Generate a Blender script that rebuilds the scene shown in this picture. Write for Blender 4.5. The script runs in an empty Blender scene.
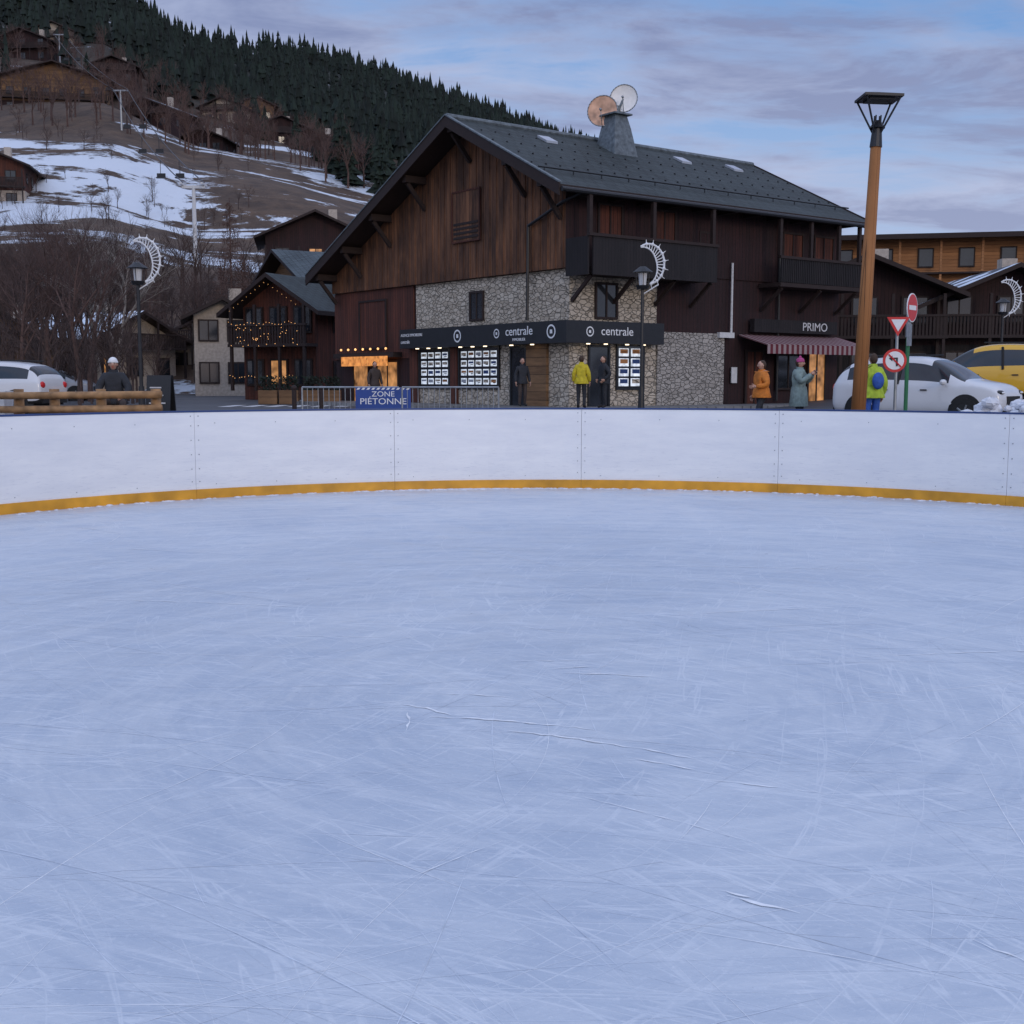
import bpy, math, random
import numpy as np
from mathutils import Vector, Matrix, Quaternion
R=random.Random(7)
D=bpy.data; SC=bpy.context.scene
rad=math.radians
# ---------------------------------------------------------------- materials
def newmat(name):
    m=D.materials.new(name); m.use_nodes=True
    nt=m.node_tree; b=nt.nodes['Principled BSDF']
    return m,nt,b
def N(nt,t,**k):
    n=nt.nodes.new(t)
    for a,v in k.items():
        if a in ('Scale','Detail','Roughness','Distortion','Strength','Distance','Fac','Value','Factor','Randomness','W'): n.inputs[a].default_value=v
        else: setattr(n,a,v)
    return n
def math_(nt,op,a,b=None,c=None):
    n=nt.nodes.new('ShaderNodeMath'); n.operation=op
    for i,x in enumerate((a,b,c)):
        if x is None: continue
        if isinstance(x,(int,float)): n.inputs[i].default_value=x
        else: nt.links.new(x,n.inputs[i])
    return n.outputs[0]
def mix(nt,f,a,b,blend='MIX'):
    n=nt.nodes.new('ShaderNodeMix'); n.data_type='RGBA'; n.blend_type=blend
    for s,x in ((n.inputs[0],f),(n.inputs[6],a),(n.inputs[7],b)):
        if isinstance(x,(int,float)): s.default_value=x
        elif isinstance(x,tuple): s.default_value=x if len(x)==4 else x+(1,)
        else: nt.links.new(x,s)
    return n.outputs[2]
def ramp(nt,x,a,b):
    n=nt.nodes.new('ShaderNodeMapRange'); n.clamp=True
    nt.links.new(x,n.inputs[0]); n.inputs[1].default_value=a; n.inputs[2].default_value=b
    return n.outputs[0]
def coords(nt,scale=(1,1,1),rot=(0,0,0)):
    tc=nt.nodes.new('ShaderNodeTexCoord'); mp=nt.nodes.new('ShaderNodeMapping')
    nt.links.new(tc.outputs['Object'],mp.inputs[0]); mp.inputs['Scale'].default_value=scale; mp.inputs['Rotation'].default_value=rot
    return mp.outputs[0]
def noise(nt,vec,scale,detail=4,rough=.55,dist=0):
    n=N(nt,'ShaderNodeTexNoise',Scale=scale,Detail=detail,Roughness=rough,Distortion=dist)
    nt.links.new(vec,n.inputs['Vector']); return n.outputs['Fac']
def bump(nt,b,h,strength=.3,dist=.02):
    n=nt.nodes.new('ShaderNodeBump'); n.inputs['Strength'].default_value=strength; n.inputs['Distance'].default_value=dist
    nt.links.new(h,n.inputs['Height']); nt.links.new(n.outputs[0],b.inputs['Normal'])
def plain(name,c,rough=.6,metal=0,var=.18,scale=6,emit=None,es=0,bmp=0):
    m,nt,b=newmat(name)
    v=coords(nt); f=ramp(nt,noise(nt,v,scale,2),.3,.7)
    d=tuple(max(0,x*(1-var)) for x in c); l=tuple(min(1,x*(1+var)) for x in c)
    nt.links.new(mix(nt,f,d,l),b.inputs['Base Color'])
    b.inputs['Roughness'].default_value=rough; b.inputs['Metallic'].default_value=metal
    if emit:
        b.inputs['Emission Color'].default_value=emit+(1,)
        nt.links.new(math_(nt,'MULTIPLY',math_(nt,'ADD',math_(nt,'MULTIPLY',f,var),1-var),es),b.inputs['Emission Strength'])
    if bmp: bump(nt,b,noise(nt,v,scale*4,2),bmp,.02)
    return m
def planks(name,c1,c2,w=.19,vertical=True,gap=.09,weather=.5):
    m,nt,b=newmat(name)
    tc=nt.nodes.new('ShaderNodeTexCoord'); sp=nt.nodes.new('ShaderNodeSeparateXYZ'); nt.links.new(tc.outputs['Object'],sp.inputs[0])
    if vertical:
        c=math_(nt,'ADD',sp.outputs[0],sp.outputs[1]); z=sp.outputs[2]
    else:
        c=sp.outputs[2]; z=math_(nt,'ADD',sp.outputs[0],sp.outputs[1])
    q=math_(nt,'DIVIDE',c,w); fl=math_(nt,'FLOOR',q); fr=math_(nt,'FRACT',q)
    wn=N(nt,'ShaderNodeTexWhiteNoise',noise_dimensions='1D'); nt.links.new(fl,wn.inputs['W'])
    cb=nt.nodes.new('ShaderNodeCombineXYZ'); nt.links.new(math_(nt,'MULTIPLY',c,9),cb.inputs[0]); nt.links.new(math_(nt,'MULTIPLY',z,.7),cb.inputs[1]); nt.links.new(wn.outputs[0],cb.inputs[2])
    st=noise(nt,cb.outputs[0],1.6,4,.65)
    f=math_(nt,'ADD',math_(nt,'MULTIPLY',wn.outputs[0],.5),math_(nt,'MULTIPLY',ramp(nt,st,.3,.7),.55))
    col=mix(nt,f,c1,c2)
    # rain-weathering runs down the boards in long uneven tongues
    cb2=nt.nodes.new('ShaderNodeCombineXYZ'); nt.links.new(math_(nt,'MULTIPLY',c,1.1),cb2.inputs[0]); nt.links.new(math_(nt,'MULTIPLY',z,.28),cb2.inputs[1])
    big=noise(nt,cb2.outputs[0],1.3,5,.65)
    col=mix(nt,math_(nt,'MULTIPLY',ramp(nt,big,.4,.62),weather),col,tuple(x*.4 for x in c1))
    edge=math_(nt,'LESS_THAN',fr,gap)
    col=mix(nt,edge,col,tuple(x*.15 for x in c1))
    nt.links.new(col,b.inputs['Base Color']); b.inputs['Roughness'].default_value=.8
    bump(nt,b,math_(nt,'ADD',math_(nt,'SUBTRACT',1,edge),math_(nt,'MULTIPLY',st,.4)),.6,.02)
    return m
def tiles(name,c1,c2,sc=1.0,snow=0):
    m,nt,b=newmat(name); v=coords(nt,(1/.45*sc,1/.4*sc,1))
    br=nt.nodes.new('ShaderNodeTexBrick'); nt.links.new(v,br.inputs['Vector'])
    br.inputs['Color1'].default_value=c1+(1,); br.inputs['Color2'].default_value=c2+(1,); br.inputs['Mortar'].default_value=tuple(x*.3 for x in c1)+(1,)
    br.inputs['Scale'].default_value=1; br.inputs['Mortar Size'].default_value=.07; br.inputs['Brick Width'].default_value=1; br.inputs['Row Height'].default_value=1
    v2=coords(nt); nz=noise(nt,v2,.5,3)
    col=mix(nt,ramp(nt,nz,.35,.7),br.outputs[0],mix(nt,.5,br.outputs[0],tuple(x*1.5 for x in c2)))
    if snow:
        col=mix(nt,ramp(nt,noise(nt,v2,.35,5),.62-snow*.3,.66-snow*.3),col,(.72,.78,.86))
    nt.links.new(col,b.inputs['Base Color']); b.inputs['Roughness'].default_value=.75
    bump(nt,b,math_(nt,'SUBTRACT',1,br.outputs['Fac']),.6,.04)
    return m
def stonemat(name,c1,c2,sc=3.2,mort=(.2,.19,.18)):
    m,nt,b=newmat(name); v=coords(nt,(1,1,1.9))
    vd=nt.nodes.new('ShaderNodeTexVoronoi'); vd.feature='DISTANCE_TO_EDGE'; vd.inputs['Scale'].default_value=sc
    vc=nt.nodes.new('ShaderNodeTexVoronoi'); vc.inputs['Scale'].default_value=sc
    nt.links.new(v,vd.inputs['Vector']); nt.links.new(v,vc.inputs['Vector'])
    sp=nt.nodes.new('ShaderNodeSeparateColor'); nt.links.new(vc.outputs['Color'],sp.inputs[0])
    col=mix(nt,sp.outputs[0],c1,c2); n=noise(nt,v,11,4,.7)
    col=mix(nt,.45,col,mix(nt,n,tuple(x*.35 for x in c1),tuple(min(1,x*1.4) for x in c2)))
    e=ramp(nt,vd.outputs['Distance'],.01,.07)
    col=mix(nt,e,mort,col); nt.links.new(col,b.inputs['Base Color']); b.inputs['Roughness'].default_value=.9
    bump(nt,b,math_(nt,'ADD',e,math_(nt,'MULTIPLY',n,.4)),.9,.06)
    return m
M={}
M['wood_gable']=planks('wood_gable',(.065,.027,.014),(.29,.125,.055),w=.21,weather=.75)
M['wood_red']=planks('wood_red',(.055,.016,.01),(.15,.042,.022))
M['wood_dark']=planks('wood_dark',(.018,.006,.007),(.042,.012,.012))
M['wood_black']=planks('wood_black',(.01,.008,.01),(.02,.015,.016),w=.14)
M['wood_warm']=planks('wood_warm',(.26,.11,.04),(.5,.23,.09),w=.25,vertical=False,gap=.06,weather=.25)
M['wood_log']=planks('wood_log',(.14,.075,.035),(.32,.18,.085),w=.3,vertical=False,gap=.05)
M['wood_pale']=plain('debarked_log',(.32,.18,.08),.7,var=.45,scale=5)
M['trim']=plain('trim_wood',(.022,.011,.009),.75)
M['tile']=tiles('roof_tile',(.015,.022,.022),(.03,.04,.041))
M['tile2']=tiles('roof_tile_green',(.035,.05,.058),(.06,.08,.09))
M['tilesnow']=tiles('roof_tile_snow',(.04,.045,.055),(.07,.08,.095),snow=.35)
M['tilesnow2']=tiles('roof_tile_snowy',(.05,.055,.07),(.09,.1,.12),snow=.75)
M['stone']=stonemat('rubble_stone',(.34,.28,.21),(.66,.58,.47),4.0,(.24,.21,.17))
M['stoned']=stonemat('rubble_stone_grey',(.24,.22,.2),(.48,.45,.41),4.2,(.2,.185,.165))
M['plaster']=plain('plaster',(.42,.36,.3),.9)
M['black']=plain('black_paint',(.012,.013,.016),.45)
M['steel']=plain('galvanised_steel',(.3,.32,.34),.45,.6)
M['metalroof']=plain('zinc',(.13,.155,.17),.55,.3,var=.35)
M['white']=plain('white_paint',(.78,.79,.8),.5,var=.04)
M['offwhite']=plain('offwhite',(.6,.6,.6),.6,var=.08)
M['dishwhite']=plain('dish_enamel',(.88,.86,.82),.6,var=.06)
M['red']=plain('red_paint',(.6,.02,.02),.4,var=.06)
M['green']=plain('green_paint',(.02,.16,.06),.45,var=.08)
M['blue']=plain('blue_banner',(.02,.06,.26),.6,var=.1)
M['navy']=plain('navy_plastic',(.02,.05,.16),.5,var=.1)
M['lampwood']=planks('lamp_glulam',(.3,.12,.035),(.46,.2,.07),w=.07,gap=.04,weather=.15)
M['rust']=plain('rusty_enamel',(.66,.4,.27),.8,var=.45,scale=2.2)
M['rubber']=plain('tyre_rubber',(.015,.015,.016),.8)
M['skin']=plain('skin',(.5,.29,.21),.55,var=.05)
M['brownhair']=plain('brown_hair',(.05,.025,.012),.7)
M['snow']=plain('snow',(.68,.7,.75),.8,var=.15,bmp=.4,scale=9)
M['bark']=plain('bark',(.065,.042,.036),.9,var=.3)
M['bark2']=plain('bark_reddish',(.095,.056,.046),.9,var=.3)
M['birch']=plain('birch_bark',(.28,.25,.22),.9,var=.5,scale=3)
M['pine']=plain('pine_needles',(.01,.018,.013),.95,var=.7,scale=.2)
M['pine2']=plain('pine_needles_near',(.011,.021,.014),.9,var=.6,scale=1.5)
M['glow']=plain('warm_lamp',(.9,.6,.3),.5,emit=(1,.45,.14),es=1.8,var=.3,scale=9)
M['glowwin']=plain('warm_window',(.2,.1,.04),.2,emit=(1,.46,.16),es=.55,var=.9,scale=1.7)
M['glowsign']=plain('lit_orange_sign',(.6,.25,.06),.4,emit=(1,.36,.09),es=.75,var=.6,scale=5)
M['spot']=plain('shop_downlight',(.9,.85,.7),.4,emit=(1,.8,.55),es=2.5,var=.05)
M['paper']=plain('lit_poster',(.7,.74,.8),.5,emit=(.78,.88,1),es=.6,var=.45,scale=10)
def glassmat():
    m,nt,b=newmat('window_glass'); v=coords(nt)
    nt.links.new(mix(nt,noise(nt,v,1.3,3),(.006,.008,.011),(.035,.04,.05)),b.inputs['Base Color'])
    b.inputs['Roughness'].default_value=.08; b.inputs['Specular IOR Level'].default_value=.6; return m
M['glass']=glassmat()
def carpaint(name,c):
    m,nt,b=newmat(name); v=coords(nt)
    nt.links.new(mix(nt,noise(nt,v,3),tuple(x*.92 for x in c),c),b.inputs['Base Color'])
    b.inputs['Roughness'].default_value=.28; b.inputs['Coat Weight'].default_value=.6; return m
M['carwhite']=carpaint('car_paint_white',(.68,.69,.71)); M['caryellow']=carpaint('car_paint_yellow',(.75,.42,.02)); M['cargrey']=carpaint('car_paint_grey',(.36,.39,.44))
def stripes():
    m,nt,b=newmat('striped_awning'); tc=nt.nodes.new('ShaderNodeTexCoord'); sp=nt.nodes.new('ShaderNodeSeparateXYZ'); nt.links.new(tc.outputs['Object'],sp.inputs[0])
    f=math_(nt,'GREATER_THAN',math_(nt,'FRACT',math_(nt,'DIVIDE',sp.outputs[0],.3)),.5)
    nt.links.new(mix(nt,f,(.3,.23,.23),(.12,.015,.025)),b.inputs['Base Color']); b.inputs['Roughness'].default_value=.85; return m
M['stripe']=stripes()
def icemat():
    m,nt,b=newmat('rink_ice'); v=coords(nt)
    big=noise(nt,coords(nt,(1,1,1),(0,0,.4)),.5,4,.6,.6); mid=noise(nt,v,2.6,5,.7,.5)
    sx_=nt.nodes.new('ShaderNodeSeparateXYZ'); nt.links.new(v,sx_.inputs[0])
    # snow dust dragged round the rink by skaters: noise in coordinates circling the rink end
    rr_=nt.nodes.new('ShaderNodeVectorMath'); rr_.operation='DISTANCE'; nt.links.new(v,rr_.inputs[0]); rr_.inputs[1].default_value=(.5,5.5,0)
    ang=math_(nt,'ARCTAN2',math_(nt,'SUBTRACT',sx_.outputs[1],5.5),math_(nt,'SUBTRACT',sx_.outputs[0],.5))
    pol=nt.nodes.new('ShaderNodeCombineXYZ'); nt.links.new(math_(nt,'MULTIPLY',rr_.outputs['Value'],5),pol.inputs[0]); nt.links.new(math_(nt,'MULTIPLY',ang,1.6),pol.inputs[1])
    drag=noise(nt,pol.outputs[0],1.2,6,.72,.5)
    col=mix(nt,ramp(nt,big,.3,.7),(.44,.51,.61),(.60,.655,.72))
    col=mix(nt,math_(nt,'MULTIPLY',ramp(nt,drag,.42,.68),.5),col,(.76,.79,.82))
    col=mix(nt,math_(nt,'MULTIPLY',ramp(nt,mid,.46,.72),.45),col,(.38,.455,.57))
    lines=None
    for i,(a,sx,sy,th) in enumerate([(8,.35,9,.011),(-17,.3,8,.010),(31,.35,10,.011),(-52,.35,9,.010),(76,.35,9,.009)]):
        vv=coords(nt,(1,1,1),(0,0,rad(a)))
        sp=nt.nodes.new('ShaderNodeSeparateXYZ'); nt.links.new(vv,sp.inputs[0])
        x=sp.outputs[0]; y=math_(nt,'ADD',sp.outputs[1],math_(nt,'MULTIPLY',math_(nt,'SINE',math_(nt,'MULTIPLY',x,.35+.07*i)),.9))
        cb=nt.nodes.new('ShaderNodeCombineXYZ'); nt.links.new(math_(nt,'MULTIPLY',x,sx),cb.inputs[0]); nt.links.new(math_(nt,'MULTIPLY',y,sy*.55),cb.inputs[1]); cb.inputs[2].default_value=i*7.3
        n=noise(nt,cb.outputs[0],1.0,3,.55)
        d=math_(nt,'ABSOLUTE',math_(nt,'SUBTRACT',n,.5))
        l=math_(nt,'SUBTRACT',1,ramp(nt,d,0,th))
        l=math_(nt,'MULTIPLY',l,ramp(nt,math_(nt,'ADD',mid,math_(nt,'MULTIPLY',big,.4)),.5,.9))
        lines=l if lines is None else math_(nt,'MAXIMUM',lines,l)
    col=mix(nt,math_(nt,'MULTIPLY',lines,.55),col,(.88,.91,.94))
    fine=noise(nt,v,38,3,.7)
    col=mix(nt,math_(nt,'MULTIPLY',ramp(nt,fine,.56,.72),.3),col,(.86,.89,.93))
    nt.links.new(col,b.inputs['Base Color'])
    rr=math_(nt,'ADD',.27,math_(nt,'MULTIPLY',ramp(nt,mid,.3,.7),.25)); nt.links.new(rr,b.inputs['Roughness'])
    b.inputs['IOR'].default_value=1.36
    h=math_(nt,'ADD',math_(nt,'MULTIPLY',lines,.6),math_(nt,'ADD',fine,math_(nt,'MULTIPLY',mid,1.5)))
    bump(nt,b,h,.2,.01)
    return m
M['ice']=icemat()
M['scratch']=plain('cut_ice',(.85,.87,.9),.8,var=.12,scale=25)
M['scratch2']=plain('faint_cut_ice',(.68,.73,.8),.7,var=.2,scale=8)
def boardmat():
    m,nt,b=newmat('board_hdpe'); v=coords(nt)
    n=noise(nt,coords(nt,(1,1,5)),1.2,5,.65)
    col=mix(nt,ramp(nt,n,.3,.75),(.84,.84,.83),(.72,.73,.75))
    sp=nt.nodes.new('ShaderNodeSeparateXYZ'); nt.links.new(v,sp.inputs[0])
    sc=noise(nt,coords(nt,(3,3,22)),2.5,4,.7)
    f=math_(nt,'MULTIPLY',ramp(nt,sc,.56,.72),math_(nt,'MULTIPLY',math_(nt,'SUBTRACT',1,ramp(nt,sp.outputs[2],.15,.95)),.45))
    col=mix(nt,f,col,(.4,.42,.5))
    nt.links.new(col,b.inputs['Base Color']); b.inputs['Roughness'].default_value=.4; return m
M['board']=boardmat()
M['kick']=plain('kick_strip_yellow',(.66,.31,.02),.5,var=.25,scale=3)
def asphalt():
    m,nt,b=newmat('asphalt'); v=coords(nt)
    n=noise(nt,v,.25,4,.65); col=mix(nt,ramp(nt,n,.35,.65),(.035,.037,.043),(.065,.068,.075))
    f=noise(nt,v,30,2); col=mix(nt,math_(nt,'MULTIPLY',f,.3),col,(.11,.11,.12))
    nt.links.new(col,b.inputs['Base Color']); nt.links.new(ramp(nt,n,-.3,1.0),b.inputs['Roughness']); bump(nt,b,f,.3,.01); return m
M['asphalt']=asphalt()
M['pave']=tiles('paving',(.15,.145,.14),(.2,.195,.19))
def hillmat():
    m,nt,b=newmat('hillside'); tc=nt.nodes.new('ShaderNodeTexCoord')
    v=coords(nt,(.022,.075,.075)); n=noise(nt,v,1.0,8,.68,.8)
    sp=nt.nodes.new('ShaderNodeSeparateXYZ'); nt.links.new(tc.outputs['Object'],sp.inputs[0])
    y=sp.outputs[1]
    lo=ramp(nt,y,104,125); hi=math_(nt,'SUBTRACT',1,ramp(nt,y,165,215))
    band=math_(nt,'MULTIPLY',lo,hi)
    right=ramp(nt,sp.outputs[0],-78,-48)
    hi2=math_(nt,'MULTIPLY',math_(nt,'SUBTRACT',1,ramp(nt,y,250,285)),math_(nt,'MULTIPLY',right,.8))
    band=math_(nt,'MAXIMUM',band,math_(nt,'MULTIPLY',lo,hi2))
    g=noise(nt,coords(nt,(.3,.3,.3)),1,5,.7)
    s=math_(nt,'ADD',math_(nt,'ADD',math_(nt,'MULTIPLY',n,1.1),math_(nt,'MULTIPLY',g,.22)),math_(nt,'MULTIPLY',band,.12))
    snow=ramp(nt,s,.79,.815)
    ground=mix(nt,ramp(nt,g,.3,.7),(.04,.026,.02),(.125,.08,.052))
    ground=mix(nt,ramp(nt,y,240,290),ground,(.02,.022,.016))
    col=mix(nt,snow,ground,(.62,.67,.74))
    nt.links.new(col,b.inputs['Base Color']); b.inputs['Roughness'].default_value=.9; bump(nt,b,math_(nt,'ADD',g,snow),.6,.5); return m
M['hill']=hillmat()
# ---------------------------------------------------------------- mesh builder
class MB:
    def __init__(s): s.v=[];s.f=[];s.m=[]
    def add(s,vs,fs,mi=0):
        o=len(s.v); s.v+= [tuple(p) for p in vs]; s.f+=[tuple(i+o for i in f) for f in fs]; s.m+=[mi]*len(fs)
    def box(s,x0,x1,y0,y1,z0,z1,mi=0):
        s.add([(x0,y0,z0),(x1,y0,z0),(x1,y1,z0),(x0,y1,z0),(x0,y0,z1),(x1,y0,z1),(x1,y1,z1),(x0,y1,z1)],
              [(0,3,2,1),(4,5,6,7),(0,1,5,4),(1,2,6,5),(2,3,7,6),(3,0,4,7)],mi)
    def cyl(s,p0,p1,r0,r1=None,n=8,mi=0,cap=True):
        p0=Vector(p0);p1=Vector(p1); r1=r0 if r1 is None else r1
        d=(p1-p0); 
        if d.length<1e-6: return
        d.normalize(); a=d.orthogonal().normalized(); b=d.cross(a)
        vs=[]
        for p,r in ((p0,r0),(p1,r1)):
            for i in range(n):
                t=2*math.pi*i/n; vs.append(p+a*math.cos(t)*r+b*math.sin(t)*r)
        fs=[(i,(i+1)%n,n+(i+1)%n,n+i) for i in range(n)]
        if cap: fs+= [tuple(range(n-1,-1,-1)),tuple(range(n,2*n))]
        s.add(vs,fs,mi)
    def tube(s,pts,r,n=6,mi=0):
        for a,b in zip(pts[:-1],pts[1:]): s.cyl(a,b,r,r,n,mi)
    def sph(s,c,r,n=12,k=8,mi=0,fn=None):
        if not isinstance(r,(tuple,list)): r=(r,r,r)
        vs=[];fs=[]
        for j in range(k+1):
            ph=math.pi*j/k
            for i in range(n):
                t=2*math.pi*i/n; p=[math.sin(ph)*math.cos(t),math.sin(ph)*math.sin(t),math.cos(ph)]
                q=Vector((c[0]+p[0]*r[0],c[1]+p[1]*r[1],c[2]+p[2]*r[2]))
                if fn: q=fn(q,p)
                vs.append(q)
        for j in range(k):
            for i in range(n): fs.append((j*n+i,(j+1)*n+i,(j+1)*n+(i+1)%n,j*n+(i+1)%n))
        s.add(vs,fs,mi)
    def slab(s,q,th,mt=0,ms=1):
        q=[Vector(p) for p in q]; b=[p-Vector((0,0,th)) for p in q]
        s.add(q+b,[(0,1,2,3)],mt); s.add(q+b,[(7,6,5,4),(0,4,5,1),(1,5,6,2),(2,6,7,3),(3,7,4,0)],ms)
    def poly(s,pts,mi=0): s.add(pts,[tuple(range(len(pts)))],mi)
    def obj(s,name,mats,parent=None,smooth=False,loc=None,rot=None):
        me=D.meshes.new(name); me.from_pydata(s.v,[],s.f)
        for m in mats: me.materials.append(M[m] if isinstance(m,str) else m)
        me.polygons.foreach_set('material_index',s.m)
        if smooth: me.polygons.foreach_set('use_smooth',[True]*len(s.f))
        me.update(); o=D.objects.new(name,me); SC.collection.objects.link(o)
        if parent: o.parent=parent
        if loc: o.location=loc
        if rot: o.rotation_euler=rot
        return o
def root(name,loc=(0,0,0),rz=0):
    o=D.objects.new(name,None); o.location=loc; o.rotation_euler=(0,0,rz); o.empty_display_size=.3; SC.collection.objects.link(o); return o
def text(name,s,size,loc,rot,mat,parent,ax='CENTER',ex=.004,sx=1):
    c=D.curves.new(name,'FONT'); c.body=s; c.size=size; c.align_x=ax; c.align_y='CENTER'; c.extrude=ex; c.materials.append(M[mat])
    o=D.objects.new(name,c); o.location=loc; o.rotation_euler=rot; o.scale=(sx,1,1); o.parent=parent; SC.collection.objects.link(o); return o
# ---------------------------------------------------------------- terrain
TA=[-.9,-.43,-.33,-.26,-.176,-.0925,-.01,.056,.15,.25,.35,.6]
TT=[.33,.345,.335,.287,.272,.252,.226,.2,.14,.07,.035,.03]
def gz(x,y):
    g=.45*min(max((y-17)/19,0),1)-.03
    g+=.42*min(max((x-8.5)/8,0),1)*min(max((y-18)/10,0),1)
    return g
def hz(x,y):
    if y<=80: return 0
    a=x/y; m=(np.interp(a,TA,TT)-.014)/.85
    yy=min(y,600)
    h=m*max(yy-90,0)
    k=min(max((y-90)/60,0),1)
    h+=k*(1.9*math.sin(x*.045+y*.02)+1.3*math.sin(x*.02-y*.06+1)+.6*math.sin(x*.13+y*.11)+.7*math.sin(y*.17+x*.03))
    if y>600: h-= (y-600)*.1
    return h
def tz(x,y): return gz(x,y)+hz(x,y)
xs=np.concatenate([np.linspace(-2500,-460,12),np.linspace(-440,-100,50),np.linspace(-96,60,90),np.linspace(66,400,30),np.linspace(450,2500,12)])
ys=np.concatenate([np.linspace(-1500,-40,8),np.linspace(-30,90,61),np.linspace(93,300,90),np.linspace(307,640,45),np.linspace(700,3500,12)])
mb=MB(); nx=len(xs)
for y in ys:
    for x in xs: mb.v.append((float(x),float(y),float(tz(x,y))))
for j in range(len(ys)-1):
    for i in range(nx-1):
        mb.f.append((j*nx+i,j*nx+i+1,(j+1)*nx+i+1,(j+1)*nx+i)); mb.m.append(1 if ys[j]>=86 or (xs[i]<-60) else 0)
mb.obj('ground',['asphalt','hill'],smooth=True)
mb=MB()
for k in range(6):
    x=-11.5+k*.9; mb.box(x,x+.5,47,50,gz(x,48)+.004,gz(x,48)+.007)
mb.obj('crosswalk_marking',['offwhite'])
# ---------------------------------------------------------------- rink
RC=Vector((.51,9.04)); RR=7.48; TILT=rad(4.05)
axis=Vector((-math.sin(TILT),math.cos(TILT))); perp=Vector((math.cos(TILT),math.sin(TILT)))
seams=[-94.05,-75.8,-56.4,-36.8,-16.3,3.4,23.8,46,66,85.95]
rb=root('rink_boards')
panels=[]
for a,b in zip(seams[:-1],seams[1:]):
    panels.append([(Vector((math.sin(t),math.cos(t))),RC) for t in [rad(a+(b-a)*i/10) for i in range(11)]])
LEN=22
C2=RC-axis*LEN
for k in range(8):
    for sgn in (-1,1):
        d=perp*sgn
        panels.append([(d,RC-axis*(LEN*k/8)),(d,RC-axis*(LEN*(k+1)/8))])
for k in range(9):
    panels.append([(Vector((math.sin(a),math.cos(a))),C2) for a in [rad(85.95+180.05/9*(k+i/8)) for i in range(9)]])
pb=MB();kb=MB();cb=MB();bb=MB();sb=MB()
def strip(mb,pts,r0,r1,z0,z1,g=.004):
    vs=[];n=len(pts)
    for i,(d,c) in enumerate(pts):
        for r in (r0,r1):
            p=c+d*r
            for z in (z0,z1): vs.append((p.x,p.y,z))
    def mv(i,j,g):
        for k in range(4):
            a=Vector(vs[i*4+k]);b=Vector(vs[j*4+k]); l=(b-a).length; vs[i*4+k]=tuple(a+(b-a)*(g/l))
    if g: mv(0,1,g); mv(n-1,n-2,g)
    fs=[]
    for i in range(n-1):
        a=i*4;b=a+4
        fs+=[(a,b,b+1,a+1),(a+2,a+3,b+3,b+2),(a+1,b+1,b+3,a+3),(a,a+2,b+2,b)]
    fs+=[(0,1,3,2),((n-1)*4,(n-1)*4+2,(n-1)*4+3,(n-1)*4+1)]
    mb.add(vs,fs)
for pi_,pts in enumerate(panels):
    dr=.002*(pi_%2)
    strip(pb,pts,RR+dr,RR+.04,0.0,1.085,.0022)
    strip(kb,pts,RR-.012,RR-.001,0.0,.12,.0015)
    strip(cb,pts,RR-.004,RR+.07,1.087,1.108,.0015)
    strip(sb,pts,RR+.045,RR+.1,0.0,1.08,0)
    for e,sg in ((0,1),(-1,-1)):
        d,c=pts[e]; d2,c2=pts[e+sg]
        p=c+d*(RR); q=c2+d2*(RR); u=(q-p).normalized()
        for z in (.22,.38,.56,.74,.92,1.04):
            pp=p+u*.05; bb.cyl((pp.x-d.x*.006,pp.y-d.y*.006,z),(pp.x+d.x*.01,pp.y+d.y*.01,z),.007,n=6)
    for i in range(1,len(pts)-1,3):
        d,c=pts[i]; p=c+d*RR
        for z in (.18,.95): bb.cyl((p.x-d.x*.005,p.y-d.y*.005,z),(p.x+d.x*.01,p.y+d.y*.01,z),.006,n=6)
pb.obj('panels',['board'],rb,False); kb.obj('kick_strip',['kick'],rb); cb.obj('cap_rail',['navy'],rb); bb.obj('screws',['steel'],rb); sb.obj('backing_frame',['offwhite'],rb)
out=[(RC+Vector((math.sin(a),math.cos(a)))*(RR+.02)) for a in [rad(-94.05+180*i/48) for i in range(49)]]
out+=[(C2+Vector((math.sin(a),math.cos(a)))*(RR+.02)) for a in [rad(85.95+180*i/48) for i in range(49)]]
mb=MB(); mb.poly([(p.x,p.y,0.0) for p in reversed(out)]); mb.obj('ice',['ice'])
# skate cuts
mb=MB()
def arc(cx,cy,r,a0,a1,w,z,ragged=.35,mi=0):
    n=max(6,int(abs(a1-a0)*r/.04)); vs=[];fs=[]
    for i in range(n+1):
        a=a0+(a1-a0)*i/n; ww=w*(.2+.8*math.sin(math.pi*i/n))*R.uniform(1-2*ragged,1.1)
        jr=R.gauss(0,w*ragged*.5)
        for q in (-1,1): vs.append((cx+math.cos(a)*(r+jr+q*ww/2),cy+math.sin(a)*(r+jr+q*ww/2),z))
    for i in range(n): fs.append((2*i,2*i+1,2*i+3,2*i+2))
    mb.add(vs,fs,mi)
for i in range(800):
    py=2.5+12.5*R.random()**1.3; px=R.uniform(-.5,.55)*(py+2); r=R.uniform(1.2,12); a=R.uniform(0,6.28)
    if R.random()<.7: a=math.pi/2+R.gauss(0,.5)+(math.pi if R.random()<.3 else 0)
    L=R.uniform(.3,2.4); w=R.choice([.0012,.0015,.002,.0025,.004])*(.5+py*.12)
    arc(px-math.cos(a)*r,py-math.sin(a)*r,r,a-L/r/2,a+L/r/2,w,.0005+i*.000003,.2,0 if R.random()<.3 else 1)
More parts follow.
